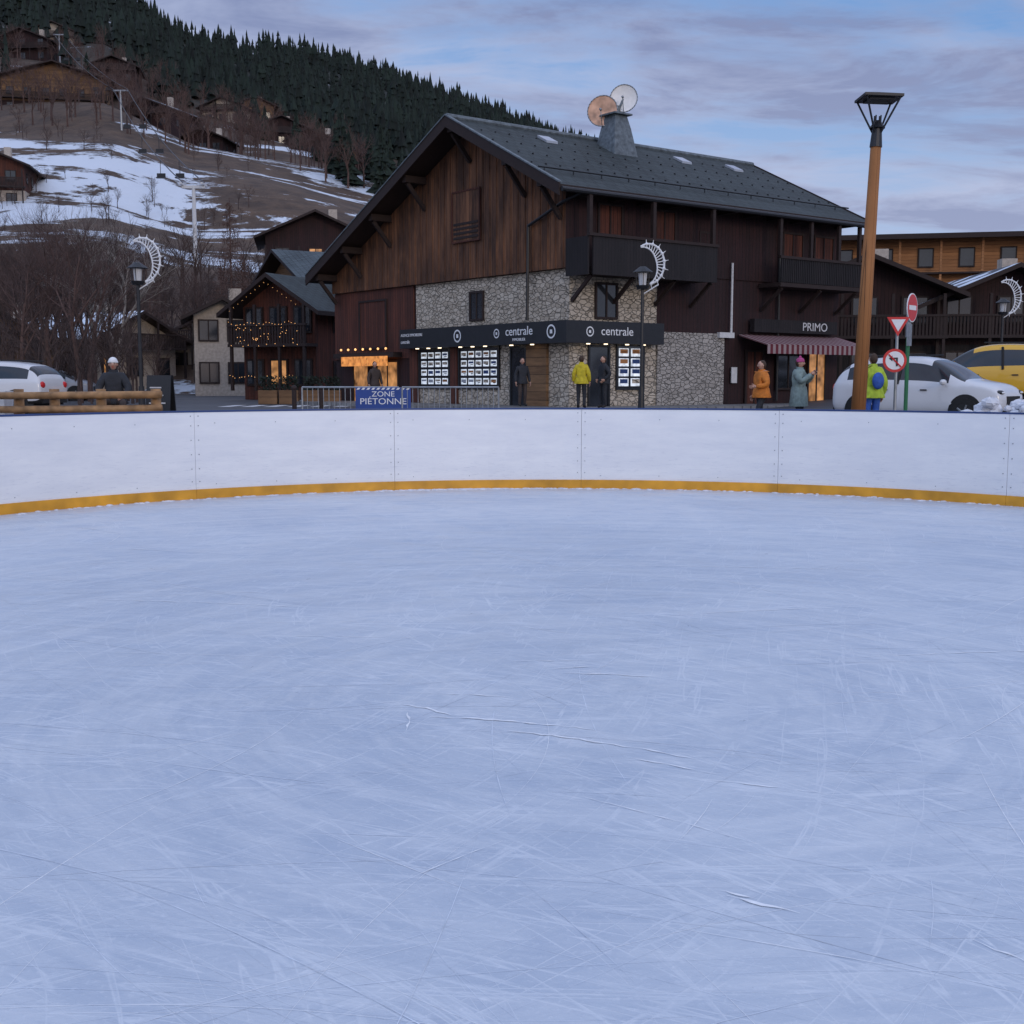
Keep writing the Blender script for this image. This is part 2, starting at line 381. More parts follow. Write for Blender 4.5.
for i,(x,y,r,a,L,w) in enumerate([(-.45,5.15,.9,.1,.28,.026),(-.38,5.35,.6,.9,.3,.022),(.0,5.15,3,1.3,.75,.024),(.35,4.85,4,1.1,.9,.02),(.62,4.55,3,1.0,.4,.014),(-.2,5.6,2,1.4,.4,.016),(.72,3.3,7,1.0,.22,.02),(.66,3.36,6,1.05,.12,.014),(1.3,3.0,4,.6,.2,.014),(.95,4.3,5,1.2,.5,.012),(2.6,6.5,9,1.7,1.6,.012),(-2.2,8,9,1.4,2,.014),(2,9.5,12,1.45,2.5,.016),(.2,6.3,2,1.6,.5,.018),(-.9,6.9,7,1.5,1.2,.012),(1.6,7.7,8,1.8,1.6,.013),(-3.2,10.5,9,1.3,2,.016),(-.2,3.6,4,2.4,.5,.006),(.5,4.0,6,.9,.8,.007),(.5,6.0,1.2,1.4,.5,.022),(.35,6.15,.8,1.8,.3,.018)]):
    arc(x-math.cos(a)*r,y-math.sin(a)*r,r,a-L/r/2,a+L/r/2,w,.0032+i*.00001,.5)
mb.obj('skate_marks',['scratch','scratch2'])
mb=MB()
for i in range(520):
    a=rad(R.uniform(-60,55)); 
    if R.random()<.5: a=rad(R.gauss(-8,7))
    r=RR-.02-abs(R.gauss(0,.06)); p=(RC.x+math.sin(a)*r,RC.y+math.cos(a)*r)
    s=R.uniform(.008,.03); mb.sph((p[0],p[1],.0),(s*R.uniform(1,2.4),s,s*.5),6,4)
mb.obj('ice_shavings',['snow'],smooth=True)
# ---------------------------------------------------------------- main chalet
CH=root('chalet',(1.95,41.3,.45),math.atan2(.605,.796))
UL=14.5; VW=16.2; VA=5.52; ZA=10.52
def rz_(v): return ZA-.489*(VA-v) if v<VA else ZA-.454*(v-VA)
mb=MB(); mb.box(0,4.1,0.0,9.6,0,4.78); mb.obj('stone_walls',['stone'],CH)
mb=MB()
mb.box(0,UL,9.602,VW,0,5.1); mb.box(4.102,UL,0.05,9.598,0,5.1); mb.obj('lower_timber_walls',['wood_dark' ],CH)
mb=MB(); mb.box(-.06,0.0,9.7,VW,1.9 ,4.78); mb.obj('annexe_cladding',['wood_red'],CH)
mb=MB(); u0=-.18; t=.24
prof=[(0,4.8),(VW,4.8),(VW,rz_(VW)-t),(VA,ZA-t),(0,rz_(0)-t)]
n=len(prof); vs=[(u0,v,z) for v,z in prof]+[(UL,v,z) for v,z in prof]
mb.add(vs,[tuple(reversed(range(n)))],0); mb.add(vs,[tuple(range(n,2*n))],1)
mb.add(vs,[(i,(i+1)%n,n+(i+1)%n,n+i) for i in (1,0)],0); mb.add(vs,[(4,0,n,n+4)][::-1],1)
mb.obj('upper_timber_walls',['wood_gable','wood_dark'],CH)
mb=MB() # cover battens
v=.1
while v<VW:
    mb.box(-.205,-.182,v,v+.05,4.82,rz_(v)-.3); v+=.42
mb.obj('cover_battens',['wood_gable'],CH)
mb=MB(); a0,a1=-1.25,UL+.7; ve0,ve1=-1.0,VW+.35
mb.slab([(a0,ve0,rz_(ve0)),(a1,ve0,rz_(ve0)),(a1,VA,ZA),(a0,VA,ZA)],.2)
mb.slab([(a0,VA,ZA),(a1,VA,ZA),(a1,ve1,rz_(ve1)),(a0,ve1,rz_(ve1))],.2)
mb.obj('roof',['tile','trim'],CH)
mb=MB()
def bar(v0,v1,dz0,dz1,ua,ub):
    q=[(ua,v0,rz_(v0)+dz0),(ua,v1,rz_(v1)+dz0),(ua,v1,rz_(v1)+dz1),(ua,v0,rz_(v0)+dz1)]
    p=[(ub,)+x[1:] for x in q]; mb.add(q+p,[(0,1,2,3),(7,6,5,4),(0,4,5,1),(2,6,7,3),(1,5,6,2),(0,3,7,4)],0)
for A,B in ((ve0,VA),(VA,ve1)):
    bar(A,B,-.36,.05,a0-.06,a0-.003); bar(A,B,-.36,.05,a1+.003,a1+.06)
mb.obj('barge_boards',['trim'],CH)
mb=MB(); 
for A,B in ((ve0,VA),(VA,ve1)): bar(A,B,.052,.1,a0-.09,a0+.06)
mb.cyl((a0,VA,ZA+.02),(a1,VA,ZA+.02),.12,n=8); mb.obj('verge_flashing',['metalroof'],CH)
mb=MB()
for v in (ve0-.08,ve1+.08): mb.cyl((a0,v,rz_(v)-.12),(a1,v,rz_(v)-.12),.085,n=8)
for vv in (.2,):
    mb.cyl((a0+.05,vv,rz_(vv)+.14),(a1-.05,vv,rz_(vv)+.14),.03,n=6)
    for k in range(13): u=a0+.3+k*1.27; mb.cyl((u,vv,rz_(vv)),(u,vv,rz_(vv)+.16),.02,n=4)
for j in range(4):
    for k in range(26):
        u=a0+.4+k*.63+(j%2)*.3; vv=1.0+j*1.1; mb.box(u,u+.03,vv,vv+.08,rz_(vv),rz_(vv)+.06)
mb.tube([(-.2,-.9,rz_(-.9)-.2),(-.34,-.05,6.95),(-.3,1.9,6.35),(-.3,1.95,3.1)],.055,8)
mb.tube([(10.6,-.1,7.0),(10.6,-.1,.2)],.05,8)
mb.obj('gutters_and_pipes',['black'],CH)
mb=MB(); mb.tube([(7.9,-.12,5.4),(7.9,-.12,2.6)],.045,8); mb.box(7.2,8.0,-.2,-.06,2.6,2.8); mb.obj('rainwater_pipe',['offwhite'],CH)
mb=MB()
for v in (.25,2.2,VA,8.6,11.2,13.6,15.8):
    z=rz_(v)-.24
    mb.box(-1.15,-.2,v-.12,v+.12,z-.28,z-.02)
    mb.cyl((-.2,v,z-1.25),(-1.0,v,z-.3),.1,.1,4)
for k in range(11):
    u=.4+k*1.37; mb.box(u-.07,u+.07,-.95,0,rz_(-.9)-.26,rz_(-.9)-.14)
mb.obj('purlins_and_brackets',['trim'],CH)
mb=MB()
def roofbox(u0,u1,v0,v1,h,mi=0):
    mb.slab([(u0,v0,rz_(v0)+h),(u1,v0,rz_(v0)+h),(u1,v1,rz_(v1)+h),(u0,v1,rz_(v1)+h)],h-.01,mi,mi)
for u in (2.2,9.3,12.4): roofbox(u,u+.55,4.0,4.55,.1)
mb.obj('skylights',['cargrey'],CH)
mb=MB(); cu,cv=6.1,4.5; zb=rz_(cv)-.3
def frus(cu,cv,w0,w1,z0,z1,mi=0):
    mb.add([(cu-w0,cv-w0,z0),(cu+w0,cv-w0,z0),(cu+w0,cv+w0,z0),(cu-w0,cv+w0,z0),(cu-w1,cv-w1,z1),(cu+w1,cv-w1,z1),(cu+w1,cv+w1,z1),(cu-w1,cv+w1,z1)],[(0,3,2,1),(4,5,6,7),(0,1,5,4),(1,2,6,5),(2,3,7,6),(3,0,4,7)],mi)
frus(cu,cv,.62,.42,zb,zb+1.1); frus(cu,cv,.42,.3,zb+1.1,zb+1.6); frus(cu,cv,.46,.46,zb+1.6,zb+1.66)
mb.cyl((cu,cv,zb+1.6),(cu+.42,cv+.05,zb+2.3),.045); mb.cyl((cu-.1,cv,zb+1.3),(cu-.25,cv+.45,zb+1.8),.045); mb.cyl((cu+.1,cv,zb+1.6),(cu+.1,cv,zb+2.0),.1)
mb.obj('chimney',['metalroof'],CH)
def dish(c,r,mat,nm,dr):
    mb=MB(); k=6;n=28;vs=[(0,0,0)];fs=[]
    for j in range(1,k+1):
        rr=r*j/k
        for i in range(n): t=2*math.pi*i/n; vs.append((rr*math.cos(t),rr*math.sin(t),.2*r*(j/k)**2))
    for i in range(n): fs.append((0,1+i,1+(i+1)%n))
    for j in range(k-1):
        for i in range(n): fs.append((1+j*n+i,1+(j+1)*n+i,1+(j+1)*n+(i+1)%n,1+j*n+(i+1)%n))
    mb.add(vs,fs,0)
    rim=[(r*math.cos(2*math.pi*i/n),r*math.sin(2*math.pi*i/n),.2*r) for i in range(n+1)]; mb.tube(rim,.022,5,1)
    mb.cyl((0,-r*.95,.2*r),(0,-.05,.75*r),.016,n=5,mi=1)
    mb.cyl((0,-.05,.68*r),(0,-.05,.84*r),.05,n=8,mi=1); mb.cyl((0,0,-.01),(0,0,-.25),.06,n=6,mi=1)
    o=mb.obj(nm,[mat,'steel'],CH,True); o.location=c
    o.rotation_euler=Vector(dr).to_track_quat('Z','Y').to_euler()
dish((cu-.3,cv+.42,zb+1.8),.6,'rust','satellite_dish',(-.84,-.61,.1)); dish((cu+.42,cv-.0,zb+2.3),.54,'dishwhite','satellite_dish',(-.78,-.66,.1))
mb=MB()
def gw(v0,v1,z0,z1,mb,fm,gm,u=0,mun=True,dep=.07):
    mb.box(u-.03,u-.005,v0,v1,z0,z1,gm)
    for a,b,c,d in ((v0-.08,v0,z0-.08,z1+.08),(v1,v1+.08,z0-.08,z1+.08),(v0,v1,z1,z1+.08),(v0,v1,z0-.08,z0)):
        mb.box(u-dep,u-.002,a,b,c,d,fm)
    if mun: mb.box(u-dep+.01,u-.031,(v0+v1)/2-.03,(v0+v1)/2+.03,z0,z1,fm)
def sw(u0,u1,z0,z1,mb,fm,gm,v=0,mun=True,dep=.07):
    mb.box(u0,u1,v-.03,v-.005,z0,z1,gm)
    for a,b,c,d in ((u0-.08,u0,z0-.08,z1+.08),(u1,u1+.08,z0-.08,z1+.08),(u0,u1,z1,z1+.08),(u0,u1,z0-.08,z0)):
        mb.box(a,b,v-dep,v-.002,c,d,fm)
    if mun: mb.box((u0+u1)/2-.03,(u0+u1)/2+.03,v-dep+.01,v-.031,z0,z1,fm)
# plain boarded loft shutter with thin frame and slatted vent at its foot
mb.box(-.25,-.21,4.9,6.6,6.2,8.0,3); 
for a,b,c,d in ((4.83,4.9,6.15,8.06),(6.6,6.67,6.15,8.06),(4.9,6.6,8.0,8.06),(4.9,6.6,6.15,6.2)): mb.box(-.275,-.21,a,b,c,d,2)
for k in range(4): mb.box(-.27,-.252,4.95,6.55,6.28+k*.17,6.37+k*.17,0)
gw(5.0,5.75,3.3,4.25,mb,0,1)
sw(1.2,2.1,3.2,4.3,mb,0,1)
sw(1.3,2.3,5.35,7.0,mb,0,2); sw(3.9,4.9,5.35,7.0,mb,0,2)
sw(6.3,7.0,5.0,6.4,mb,0,2,v=.05)
for u in (10.9,12.8): sw(u,u+1.1,4.95,6.7,mb,0,2,v=0)
gw(11.8,13.9,2.4,4.3,mb,0,2,u=-.06,mun=False)
mb.obj('windows_and_shutters',['trim','glass','wood_red','wood_gable'],CH)
mb=MB()
mb.box(0.05,5.9,-1.2,-.003,4.55,4.75,1); mb.box(0.0,5.9,-1.22,-1.15,4.5,5.75); mb.box(-.19,-.12,-1.15,-.02,4.5,5.75); mb.box(-.2,5.95,-1.27,-1.1,5.752,5.85,1)
mb.box(9.5,UL,-1.1,-.003,4.55,4.7,1); 
for k in range(int((UL-9.55)/.11)): u=9.55+k*.11; mb.box(u,u+.075,-1.1,-1.06,4.72,5.6)
mb.box(9.45,UL,-1.14,-1.03,5.602,5.7,1)
for u in (0.0,2.9,5.85): mb.box(u-.07,u+.07,-1.1,-.96,5.86,rz_(-1)-.2,1)
for u in (9.6,11.4,13.1,14.4): mb.box(u-.07,u+.07,-1.02,-.9,5.72,rz_(-1)-.2,1)
for u in (.1,2,4,5.8,9.7,12,14.2): mb.cyl((u,-.02,3.7),(u,-1.0,4.5),.08,n=4,mi=1)
mb.obj('balconies',['wood_black','trim'],CH)
mb=MB(); mb.box(4.11,7.6,-.06,.04,0,2.75); mb.obj('stone_base',['stoned'],CH)
mb=MB()
mb.box(-.55,-.003,-.5,10.0,2.27,3.02); mb.box(-.003,4.0,-.5,-.003,2.27,3.02)
mb.obj('sign_band',['black'],CH)
mb=MB()
for v in (9.0,8.2,7.4,6.0,5.2,4.4,2.8,1.6): mb.cyl((-.35,v,2.267),(-.35,v,2.235),.07,.07,10)
for u in (.6,1.4,2.4,3.2): mb.cyl((u,-.3,2.267),(u,-.3,2.235),.07,.07,10)
mb.obj('canopy_downlights',['spot'],CH)
mb=MB()
rc=random.Random(5)
def cards_g(v0,v1,z0,z1,nv,nz,u=-.045):
    for i in range(nv):
        for j in range(nz):
            a=v0+(v1-v0)*(i+.12)/nv; b=v0+(v1-v0)*(i+.88)/nv; c=z0+(z1-z0)*(j+.15)/nz; d=z0+(z1-z0)*(j+.85)/nz
            mb.box(u,u+.01,a,b,c,d,2)
            k=rc.uniform(.25,.5); mb.box(u-.004,u-.001,a+.03,b-.03,c+k*(d-c),d-.05,rc.choice([3,4,5,4,6]))
            if rc.random()<.6: mb.box(u-.004,u-.001,a+.05,b-.15,c+.05,c+.08,0)
for v0,v1,nv in ((7.2,9.3,4),(4.0,6.5,5)):
    gw(v0,v1,.75,2.2,mb,0,1,mun=False); cards_g(v0+.05,v1-.05,.8,2.15,nv,4)
gw(2.4,3.2,.1,2.15,mb,0,1,mun=False)
sw(.9,1.75,.1,2.15,mb,0,1,mun=False); sw(2.2,3.4,.75,2.2,mb,0,1,mun=False)
for i in range(2):
    for j in range(4):
        a=2.25+i*.58; c=.8+j*.35; mb.box(a,a+.46,-.055,-.035,c,c+.28,2); mb.box(a+.05,a+.41,-.06,-.056,c+.1,c+.25,rc.choice([3,4,5]))
mb.obj('shop_windows',['black','glass','paper','navy','stone','wood_warm','cargrey'],CH)
mb=MB()
mb.box(-.1,-.003,6.62,7.05,0,2.265); mb.box(-.1,-.003,9.4,10,0,2.265); mb.obj('shop_pillars_wood',['wood_red'],CH)
mb=MB(); mb.box(-.12,-.003,1.1,2.25,0,2.265); mb.obj('shop_timber_panel',['wood_log'],CH)
g=(rad(90),0,rad(-90)); sd=(rad(90),0,0)
def markring(parent,loc,rot,r):
    mb=MB(); n=20; vs=[];fs=[]
    for i in range(n):
        t=2*math.pi*i/n
        for q in (r,r*.76): vs.append((q*math.cos(t),q*math.sin(t),0))
    for i in range(n): fs.append((2*i,2*((i+1)%n),2*((i+1)%n)+1,2*i+1))
    mb.add(vs,fs); mb.add([(-.28*r,-.28*r,0),(.28*r,-.28*r,0),(.28*r,.28*r,0),(-.28*r,.28*r,0)],[(0,1,2,3)])
    mb.obj('round_mark',['white'],parent,loc=loc,rot=rot)
markring(CH,(-.556,5.9,2.66),g,.24)
text('sign_text','centrale',.44,(-.556,2.1,2.72),g,'white',CH,sx=1.1); markring(CH,(-.556,3.42,2.68),g,.17)
text('sign_text','IMMOBILIER',.14,(-.556,2.1,2.43),g,'white',CH)
markring(CH,(-.556,.3,2.66),g,.24)
text('sign_text','AGENCE IMMOBILIERE',.16,(-.556,9.9,2.78),g,'white',CH,'LEFT'); text('sign_text','centrale',.2,(-.556,9.9,2.52),g,'white',CH,'LEFT')
text('sign_text','centrale',.42,(1.75,-.506,2.68),sd,'white',CH,sx=1.1); markring(CH,(.5,-.506,2.66),sd,.17)
mb=MB()
gw(11.0,12.6,.6,1.75,mb,0,1,mun=True); gw(13.4,14.6,.1,1.75,mb,0,1,mun=False)
mb.box(-.5,-.003,10.6,15.6,1.95,2.15,0); mb.box(-.56,-.52,11.0,14.8,1.6,2.0,2)
for k in range(7): mb.sph((-.6,11.0+k*.62,2.3),.05,8,5,3)
mb.obj('annexe_shopfront',['trim','glowwin','glowsign','glow'],CH)
mb=MB(); mb.slab([(8.4,-1.5,2.35),(14.4,-1.5,2.35),(14.4,-.05,2.75),(8.4,-.05,2.75)],.05,0,0)
mb.box(8.4,14.4,-1.5,-1.47,2.0,2.298,0)
mb.obj('striped_awning',['stripe'],CH)
mb=MB(); mb.box(9.0,14.0,-.3,-.06,2.85,3.35); mb.obj('name_board',['wood_black'],CH); text('sign_text','PRIMO',.46,(12.6,-.305,3.1),sd,'offwhite',CH,sx=1.15)
mb=MB(); sw(8.9,9.8,.1,2.1,mb,0,3,mun=True); sw(10.7,12.0,.7,2.1,mb,0,1); sw(12.6,13.6,.1,2.1,mb,0,2)
mb.box(8.0,8.3,-.1,-.06,.9,1.5,4)
mb.obj('ground_floor_openings',['trim','glass','glowwin','wood_red','offwhite'],CH)
mb=MB(); mb.box(-2.6,UL+1,-2.6,-.14,-.1,.1); mb.box(-2.6,-.14,-.14,VW+2,-.1,.1); o=mb.obj('pavement',['pave'])
o.location=CH.location; o.rotation_euler=CH.rotation_euler
# ---------------------------------------------------------------- generic chalet
def house(name,x,y,z,rz,w,d,h,pitch,wall,roof,base=None,ov=.9,balc=True,nw=3,lit=.2,storeys=2,lights=False,fl=2.7):
    H=root(name,(x,y,z),rz); hw=w/2; rise=pitch*hw
    mb=MB(); prof=[(-hw,0),(hw,0),(hw,h),(0,h+rise),(-hw,h)]; n=5
    vs=[(a,0,b) for a,b in prof]+[(a,d,b) for a,b in prof]
    mb.add(vs,[tuple(range(n)),tuple(range(2*n-1,n-1,-1))]+[(i,n+i,n+(i+1)%n,(i+1)%n) for i in range(n)],0)
    if base: mb.box(-hw-.05,hw+.05,-.05,d+.05,-3,2.4,1)
    else: mb.box(-hw+.01,hw-.01,.01,d-.01,-3,0,0)
    mb.obj('walls',[wall,base or wall],H)
    mb=MB(); o=ov; ze=h-pitch*o+.12; zr=h+rise+.12
    mb.slab([(-hw-o,-o*1.2,ze),(0,-o*1.2,zr),(0,d+o,zr),(-hw-o,d+o,ze)][::-1],.22)
    mb.slab([(0,-o*1.2,zr),(hw+o,-o*1.2,ze),(hw+o,d+o,ze),(0,d+o,zr)][::-1],.22)
    mb.obj('roof',[roof,'trim'],H)
    mb=MB(); rr=R
    for s in range(storeys):
        zz=.8+s*fl
        if zz+1.4>h+.5: break
        for k in range(nw):
            cx=-hw+w*(k+.5)/nw; ww=min(.55,w/nw*.3); gm=2 if rr.random()<lit else 1
            mb.box(cx-ww-.1,cx+ww+.1,-.09,-.002-.05*(s==0 and base is not None),zz-.1,zz+1.3,0); mb.box(cx-ww,cx-.04,-.11,-.092,zz,zz+1.2,gm); mb.box(cx+.04,cx+ww,-.11,-.092,zz,zz+1.2,gm)
        for k in range(max(2,int(d/3))):
            cy=d*(k+.5)/max(2,int(d/3))
            for sg in (-1,1):
                xa=sg*(hw+.06)
                mb.box(min(xa,sg*hw),max(xa,sg*hw),cy-.5,cy+.5,zz-.05,zz+1.2,0); mb.box(min(xa,xa+sg*.02),max(xa,xa+sg*.02),cy-.4,cy+.4,zz+.03,zz+1.1,1)
    mb.obj('windows',['trim','glass','glowwin'],H)
    if balc:
        mb=MB()
        for s in range(1,storeys):
            zz=s*fl+.15
            if zz+1>h+rise*.5: break
            mb.box(-hw-.2,hw+.2,-1.1,-.112,zz-.15,zz)
            nb=int(w/.16)
            for k in range(nb): xx=-hw-.15+(w+.3)*k/nb; mb.box(xx,xx+.1,-1.1,-1.05,zz,zz+.9)
            mb.box(-hw-.2,hw+.2,-1.14,-1.02,zz+.9,zz+1.0)
            for xx in (-hw,-hw/3,hw/3,hw): mb.box(xx-.07,xx+.07,-1.08,-.94,zz-2.4 if s==1 else zz-1.6,min(zz+2.0,h+rise*(1-abs(xx)/hw)-.1))
        mb.obj('balcony',['trim'],H)
    if lights:
        mb=MB()
        for s in (0,1):
            zz=s*fl+1.25
            for k in range(int(w/.2)): mb.sph((-hw+k*.2+R.gauss(0,.03),-1.22,zz-.14*abs(math.sin(k*.5))+R.gauss(0,.02)),.016,6,4)
        for k in range(int(w/.28)):
            xx=-hw+k*.28; mb.sph((xx,-o*1.25,h+rise*(1-abs(xx)/hw)-.35),.012,6,4)
        for _ in range(40): mb.sph((R.uniform(-hw,hw),-1.25,R.uniform(2.7,3.7)),.018,6,4)
        mb.obj('fairy_lights',['glow'],H)
    mb=MB(); mb.box(hw*.3,hw*.3+.8,d*.5,d*.5+.8,h,h+rise+.9); mb.obj('chimney',['plaster'],H)
    return H
house('small_chalet',-12.1,63,.45,rad(-26),4.6,8,4.9,.62,'wood_red','tile',None,.9,True,3,.35,2,True)
house('chalet_house',-16.2,88,.8,rad(-60),9,12,7.8,.45,'wood_log','tile2','plaster',1,True,3,.1,3)
house('chalet_house',-18.0,112,tz(-19,112)+1,rad(10),9,9,6.0,.45,'wood_dark','tilesnow','plaster',1,True,3,.1,2)
house('village_house',-18.6,78,.5,rad(15),3.6,6,5.2,.5,'plaster','tile2',None,.8,False,2,.1,2)
house('village_house',-28,90,1,rad(60),8,9,3.6,.45,'plaster','tilesnow2',None,.9,True,3,.2,2)
house('village_house',-24,96,1.5,rad(5),7,9,3.4,.45,'plaster','tilesnow2',None,.9,True,3,.1,2)
house('village_house',-36,84,1,rad(20),8,9,3.4,.45,'wood_log','tilesnow',None,.9,True,3,.1,2)
house('chalet_house',-48,105,tz(-48,105)-1,rad(25),9,10,7.0,.45,'wood_red','tilesnow2','plaster',1,True,3,.0,3)
house('chalet_house',-63.5,148,tz(-63,148)-1,rad(10),9,9,5.6,.4,'wood_red','tilesnow2','plaster',1,True,3,.0,2)
house('hillside_hotel',-82,222,tz(-82,222)-2.5,rad(12),18,14,6.5,.3,'wood_log','tilesnow','wood_dark',1.5,True,6,.05,2)
for (px,Y,w,h,rz,wl,rf) in ((150,218,10,3.6,-20,'wood_dark','tilesnow'),(178,232,7,3,15,'wood_log','tilesnow'),(283,246,11,3.8,20,'wood_dark','tilesnow'),(312,240,9,3.4,-15,'wood_dark','tilesnow2'),(340,232,7,3,5,'wood_log','tile'),(225,262,9,3.6,-10,'plaster','tilesnow'),(258,275,8,3.6,20,'wood_log','tilesnow2'),(118,250,9,3.6,10,'wood_dark','tilesnow'),(30,262,12,4.5,-5,'wood_dark','tilesnow'),(372,222,8,3,-15,'wood_dark','tile'),(60,285,10,4,10,'plaster','tilesnow'),(205,212,7,3,-5,'wood_dark','tilesnow2')):
    x=(px-512)*Y/1225; house('hillside_chalet',x,Y,tz(x,Y)-.8,rad(rz),w,8,h,.4,wl,rf,None,1,w>8,3,0,2)
house('shop_chalet',17.4,60,.75,rad(-8),7.2,10,5.2,.42,'wood_dark','tilesnow','wood_black',1.1,True,3,.15,2)
house('shop_chalet',24.6,60,.8,rad(-4),7.5,10,4.6,.42,'wood_dark','tilesnow','wood_black',1.1,True,3,.15,2)
house('shop_chalet',33,62,.85,rad(4),8.5,10,5.4,.42,'wood_dark','tilesnow','wood_black',1.1,True,3,.1,2)
LR=root('timber_residence',(38,86,1),rad(-12)); mb=MB()
mb.box(-16,22,0,12,0,10.6); mb.obj('walls',['wood_warm'],LR)
mb=MB(); mb.slab([(-17.5,-1.8,10.7),(23,-1.8,10.7),(23,13,12.2),(-17.5,13,12.2)],.35); mb.obj('roof',['tile','trim'],LR)
mb=MB()
for s in range(4):
    for k in range(13):
        u=-14.5+k*2.8; z=.8+s*2.55; mb.box(u-.1,u+1.0,-.08,-.002,z,z+1.4,0); mb.box(u,u+.9,-.1,-.082,z+.1,z+1.3,1)
    mb.box(-16,22,-1.0,-.11,.3+s*2.55,.42+s*2.55,0); 
    for k in range(14): mb.box(-16+k*2.8,-15.85+k*2.8,-1.0,-.85,.43+s*2.55,2.8+s*2.55,2)
mb.obj('windows_and_galleries',['trim','glass','wood_warm'],LR)
# ---------------------------------------------------------------- vegetation
rng=np.random.default_rng(3)
def conifer(V,F,x,y,z,h,w,tiers=5,n=8):
    lx,ly=rng.normal(0,.02,2)*h
    for t in range(tiers):
        f=t/tiers
        zb=z+h*(.07+.88*f); zt=min(z+h,zb+h*(.36 if tiers<7 else .16)); r=w*(1-.88*f)*(.75+.5*rng.random())
        o=len(V); ph=rng.random()*6.28
        for i in range(n):
            a=ph+6.283*i/n; rr=r*(.4+.8*rng.random())*((1.15 if i%2 else .6) if tiers>7 else 1); V.append((x+lx*f+rr*math.cos(a),y+ly*f+rr*math.sin(a),zb-.035*h*rng.random()))
        V.append((x+lx*f,y+ly*f,zt))
        for i in range(n): F.append((o+i,o+(i+1)%n,o+n))
def conobj(name,lst,tiers=5,n=8,mat='pine'):
    V=[];F=[]
    for (x,y,h,w) in lst: conifer(V,F,x,y,tz(x,y)-.3,h,w,tiers,n)
    mb=MB(); mb.v=V; mb.f=F; mb.m=[0]*len(F); return mb.obj(name,[mat])
pts=[]
while len(pts)<7800:
    y=rng.uniform(235,640); a=rng.uniform(-.56,.34); x=a*y
    lim=258+18*math.sin(x*.05)+12*math.sin(x*.13+2)+(15 if x>-70 and x<-10 else 0)
    if y<lim and rng.random()>.05: continue
    if math.sin(x*.03+1)*math.sin(y*.025+.6)>.93: continue
    h=4+7*rng.random()**1.3; pts.append((x,y,h,h*rng.uniform(.14,.23)))
conobj('conifer_forest',pts,5,7)
for (px,Y,h) in ((345,192,12),(337,197,8),(352,190,9),(382,188,11),(390,195,9),(372,196,8),(300,236,8),(270,240,7),(322,228,8),(205,225,7),(95,232,8)):
    x=(px-512)*Y/1215; conobj('pine_tree',[(x,Y,h,h*.2)],15,16,'pine2')
def baretree(mb,base,h,r0,seed,depth=5,spread=.55,n=4,up=.25):
    rr=random.Random(seed)
    def br(p,d,L,r,k):
        segs=3 if k==depth else 2
        for s in range(segs):
            q=p+d*(L/segs); r2=r*.82
            mb.cyl(p,q,r,r2,n if r>.02 else 3,0,False)
            if k>0 and (s>0 or k<depth):
                for _ in range(2 if k>1 else 3):
                    ax=d.orthogonal().normalized(); ax.rotate(Quaternion(d,rr.uniform(0,6.28)))
                    nd=(d+ax*rr.uniform(spread*.7,spread*1.5)+Vector((0,0,up*rr.random()))).normalized()
                    br(q,nd,L*rr.uniform(.5,.72),r2*.55,k-1)
            p=q; r=r2
            j=Vector((rr.gauss(0,.09),rr.gauss(0,.09),rr.gauss(0,.03))); d=(d+j).normalized()
        if k>0: br(p,(d+Vector((rr.gauss(0,.2),rr.gauss(0,.2),.1))).normalized(),L*.6,r*.8,k-1)
    br(Vector(base),Vector((0,0,1)),h*.42,r0,depth)
tp=[(30,60,8.6),(52,57,9.2),(72,62,9.6),(90,58,8.6),(40,72,10.6),(64,75,11.8),(100,70,11.4),(118,64,9.2),(15,68,8.2),(84,78,11.5),(128,80,9.5),(22,55,7.2),(60,66,10.2),(80,54,8.2),(46,64,9.8),(96,84,12.2),(34,80,11),(205,86,9),(215,80,8),(70,70,11.5),(108,76,11.5),(56,80,12),(90,66,10.5),(12,78,9),(76,74,12),(38,66,10),(112,68,10)]
for i,(px,Y,h) in enumerate(tp):
    x=(px-512)*Y/1207; mb=MB(); baretree(mb,(0,0,0),h,.15,i+11,4,.6,4); mb.obj('bare_tree' ,['birch' if px in(100,118) else ('bark2' if i%2 else 'bark')],loc=(x,Y,tz(x,Y)-.05))
def larch(x,y,h,seed):
    rr=random.Random(seed); mb=MB(); mb.cyl((0,0,0),(0,0,h),.16,.02,7)
    for i in range(int(h*16)):
        z=h*(.12+.86*i/(h*16)); L=(1-z/h)**.8*h*.2*rr.uniform(.6,1.25)+.15; a=rr.uniform(0,6.28); d=Vector((math.cos(a),math.sin(a),rr.uniform(-.1,.25)))
        p=Vector((0,0,z)); q=p+d*L; mb.cyl(p,q,.022,.008,3,0,False)
        for k in range(7):
            s=p.lerp(q,.25+.1*k); e=s+Vector((rr.gauss(0,.16),rr.gauss(0,.16),-rr.uniform(.1,.45)))*(.5+L*.3); mb.cyl(s,e,.016,.008,3,0,False)
    mb.obj('larch_tree',['bark2'],loc=(x,y,tz(x,y)-.1))
for i,(px,Y,h) in enumerate(((232,84,13.5),(243,92,10),(222,90,9.5),(150,95,10))): larch((px-512)*Y/1215,Y,h,i)
proto=MB(); baretree(proto,(0,0,0),6,.14,99,3,.7,3)
PV=np.array([tuple(v) for v in proto.v])
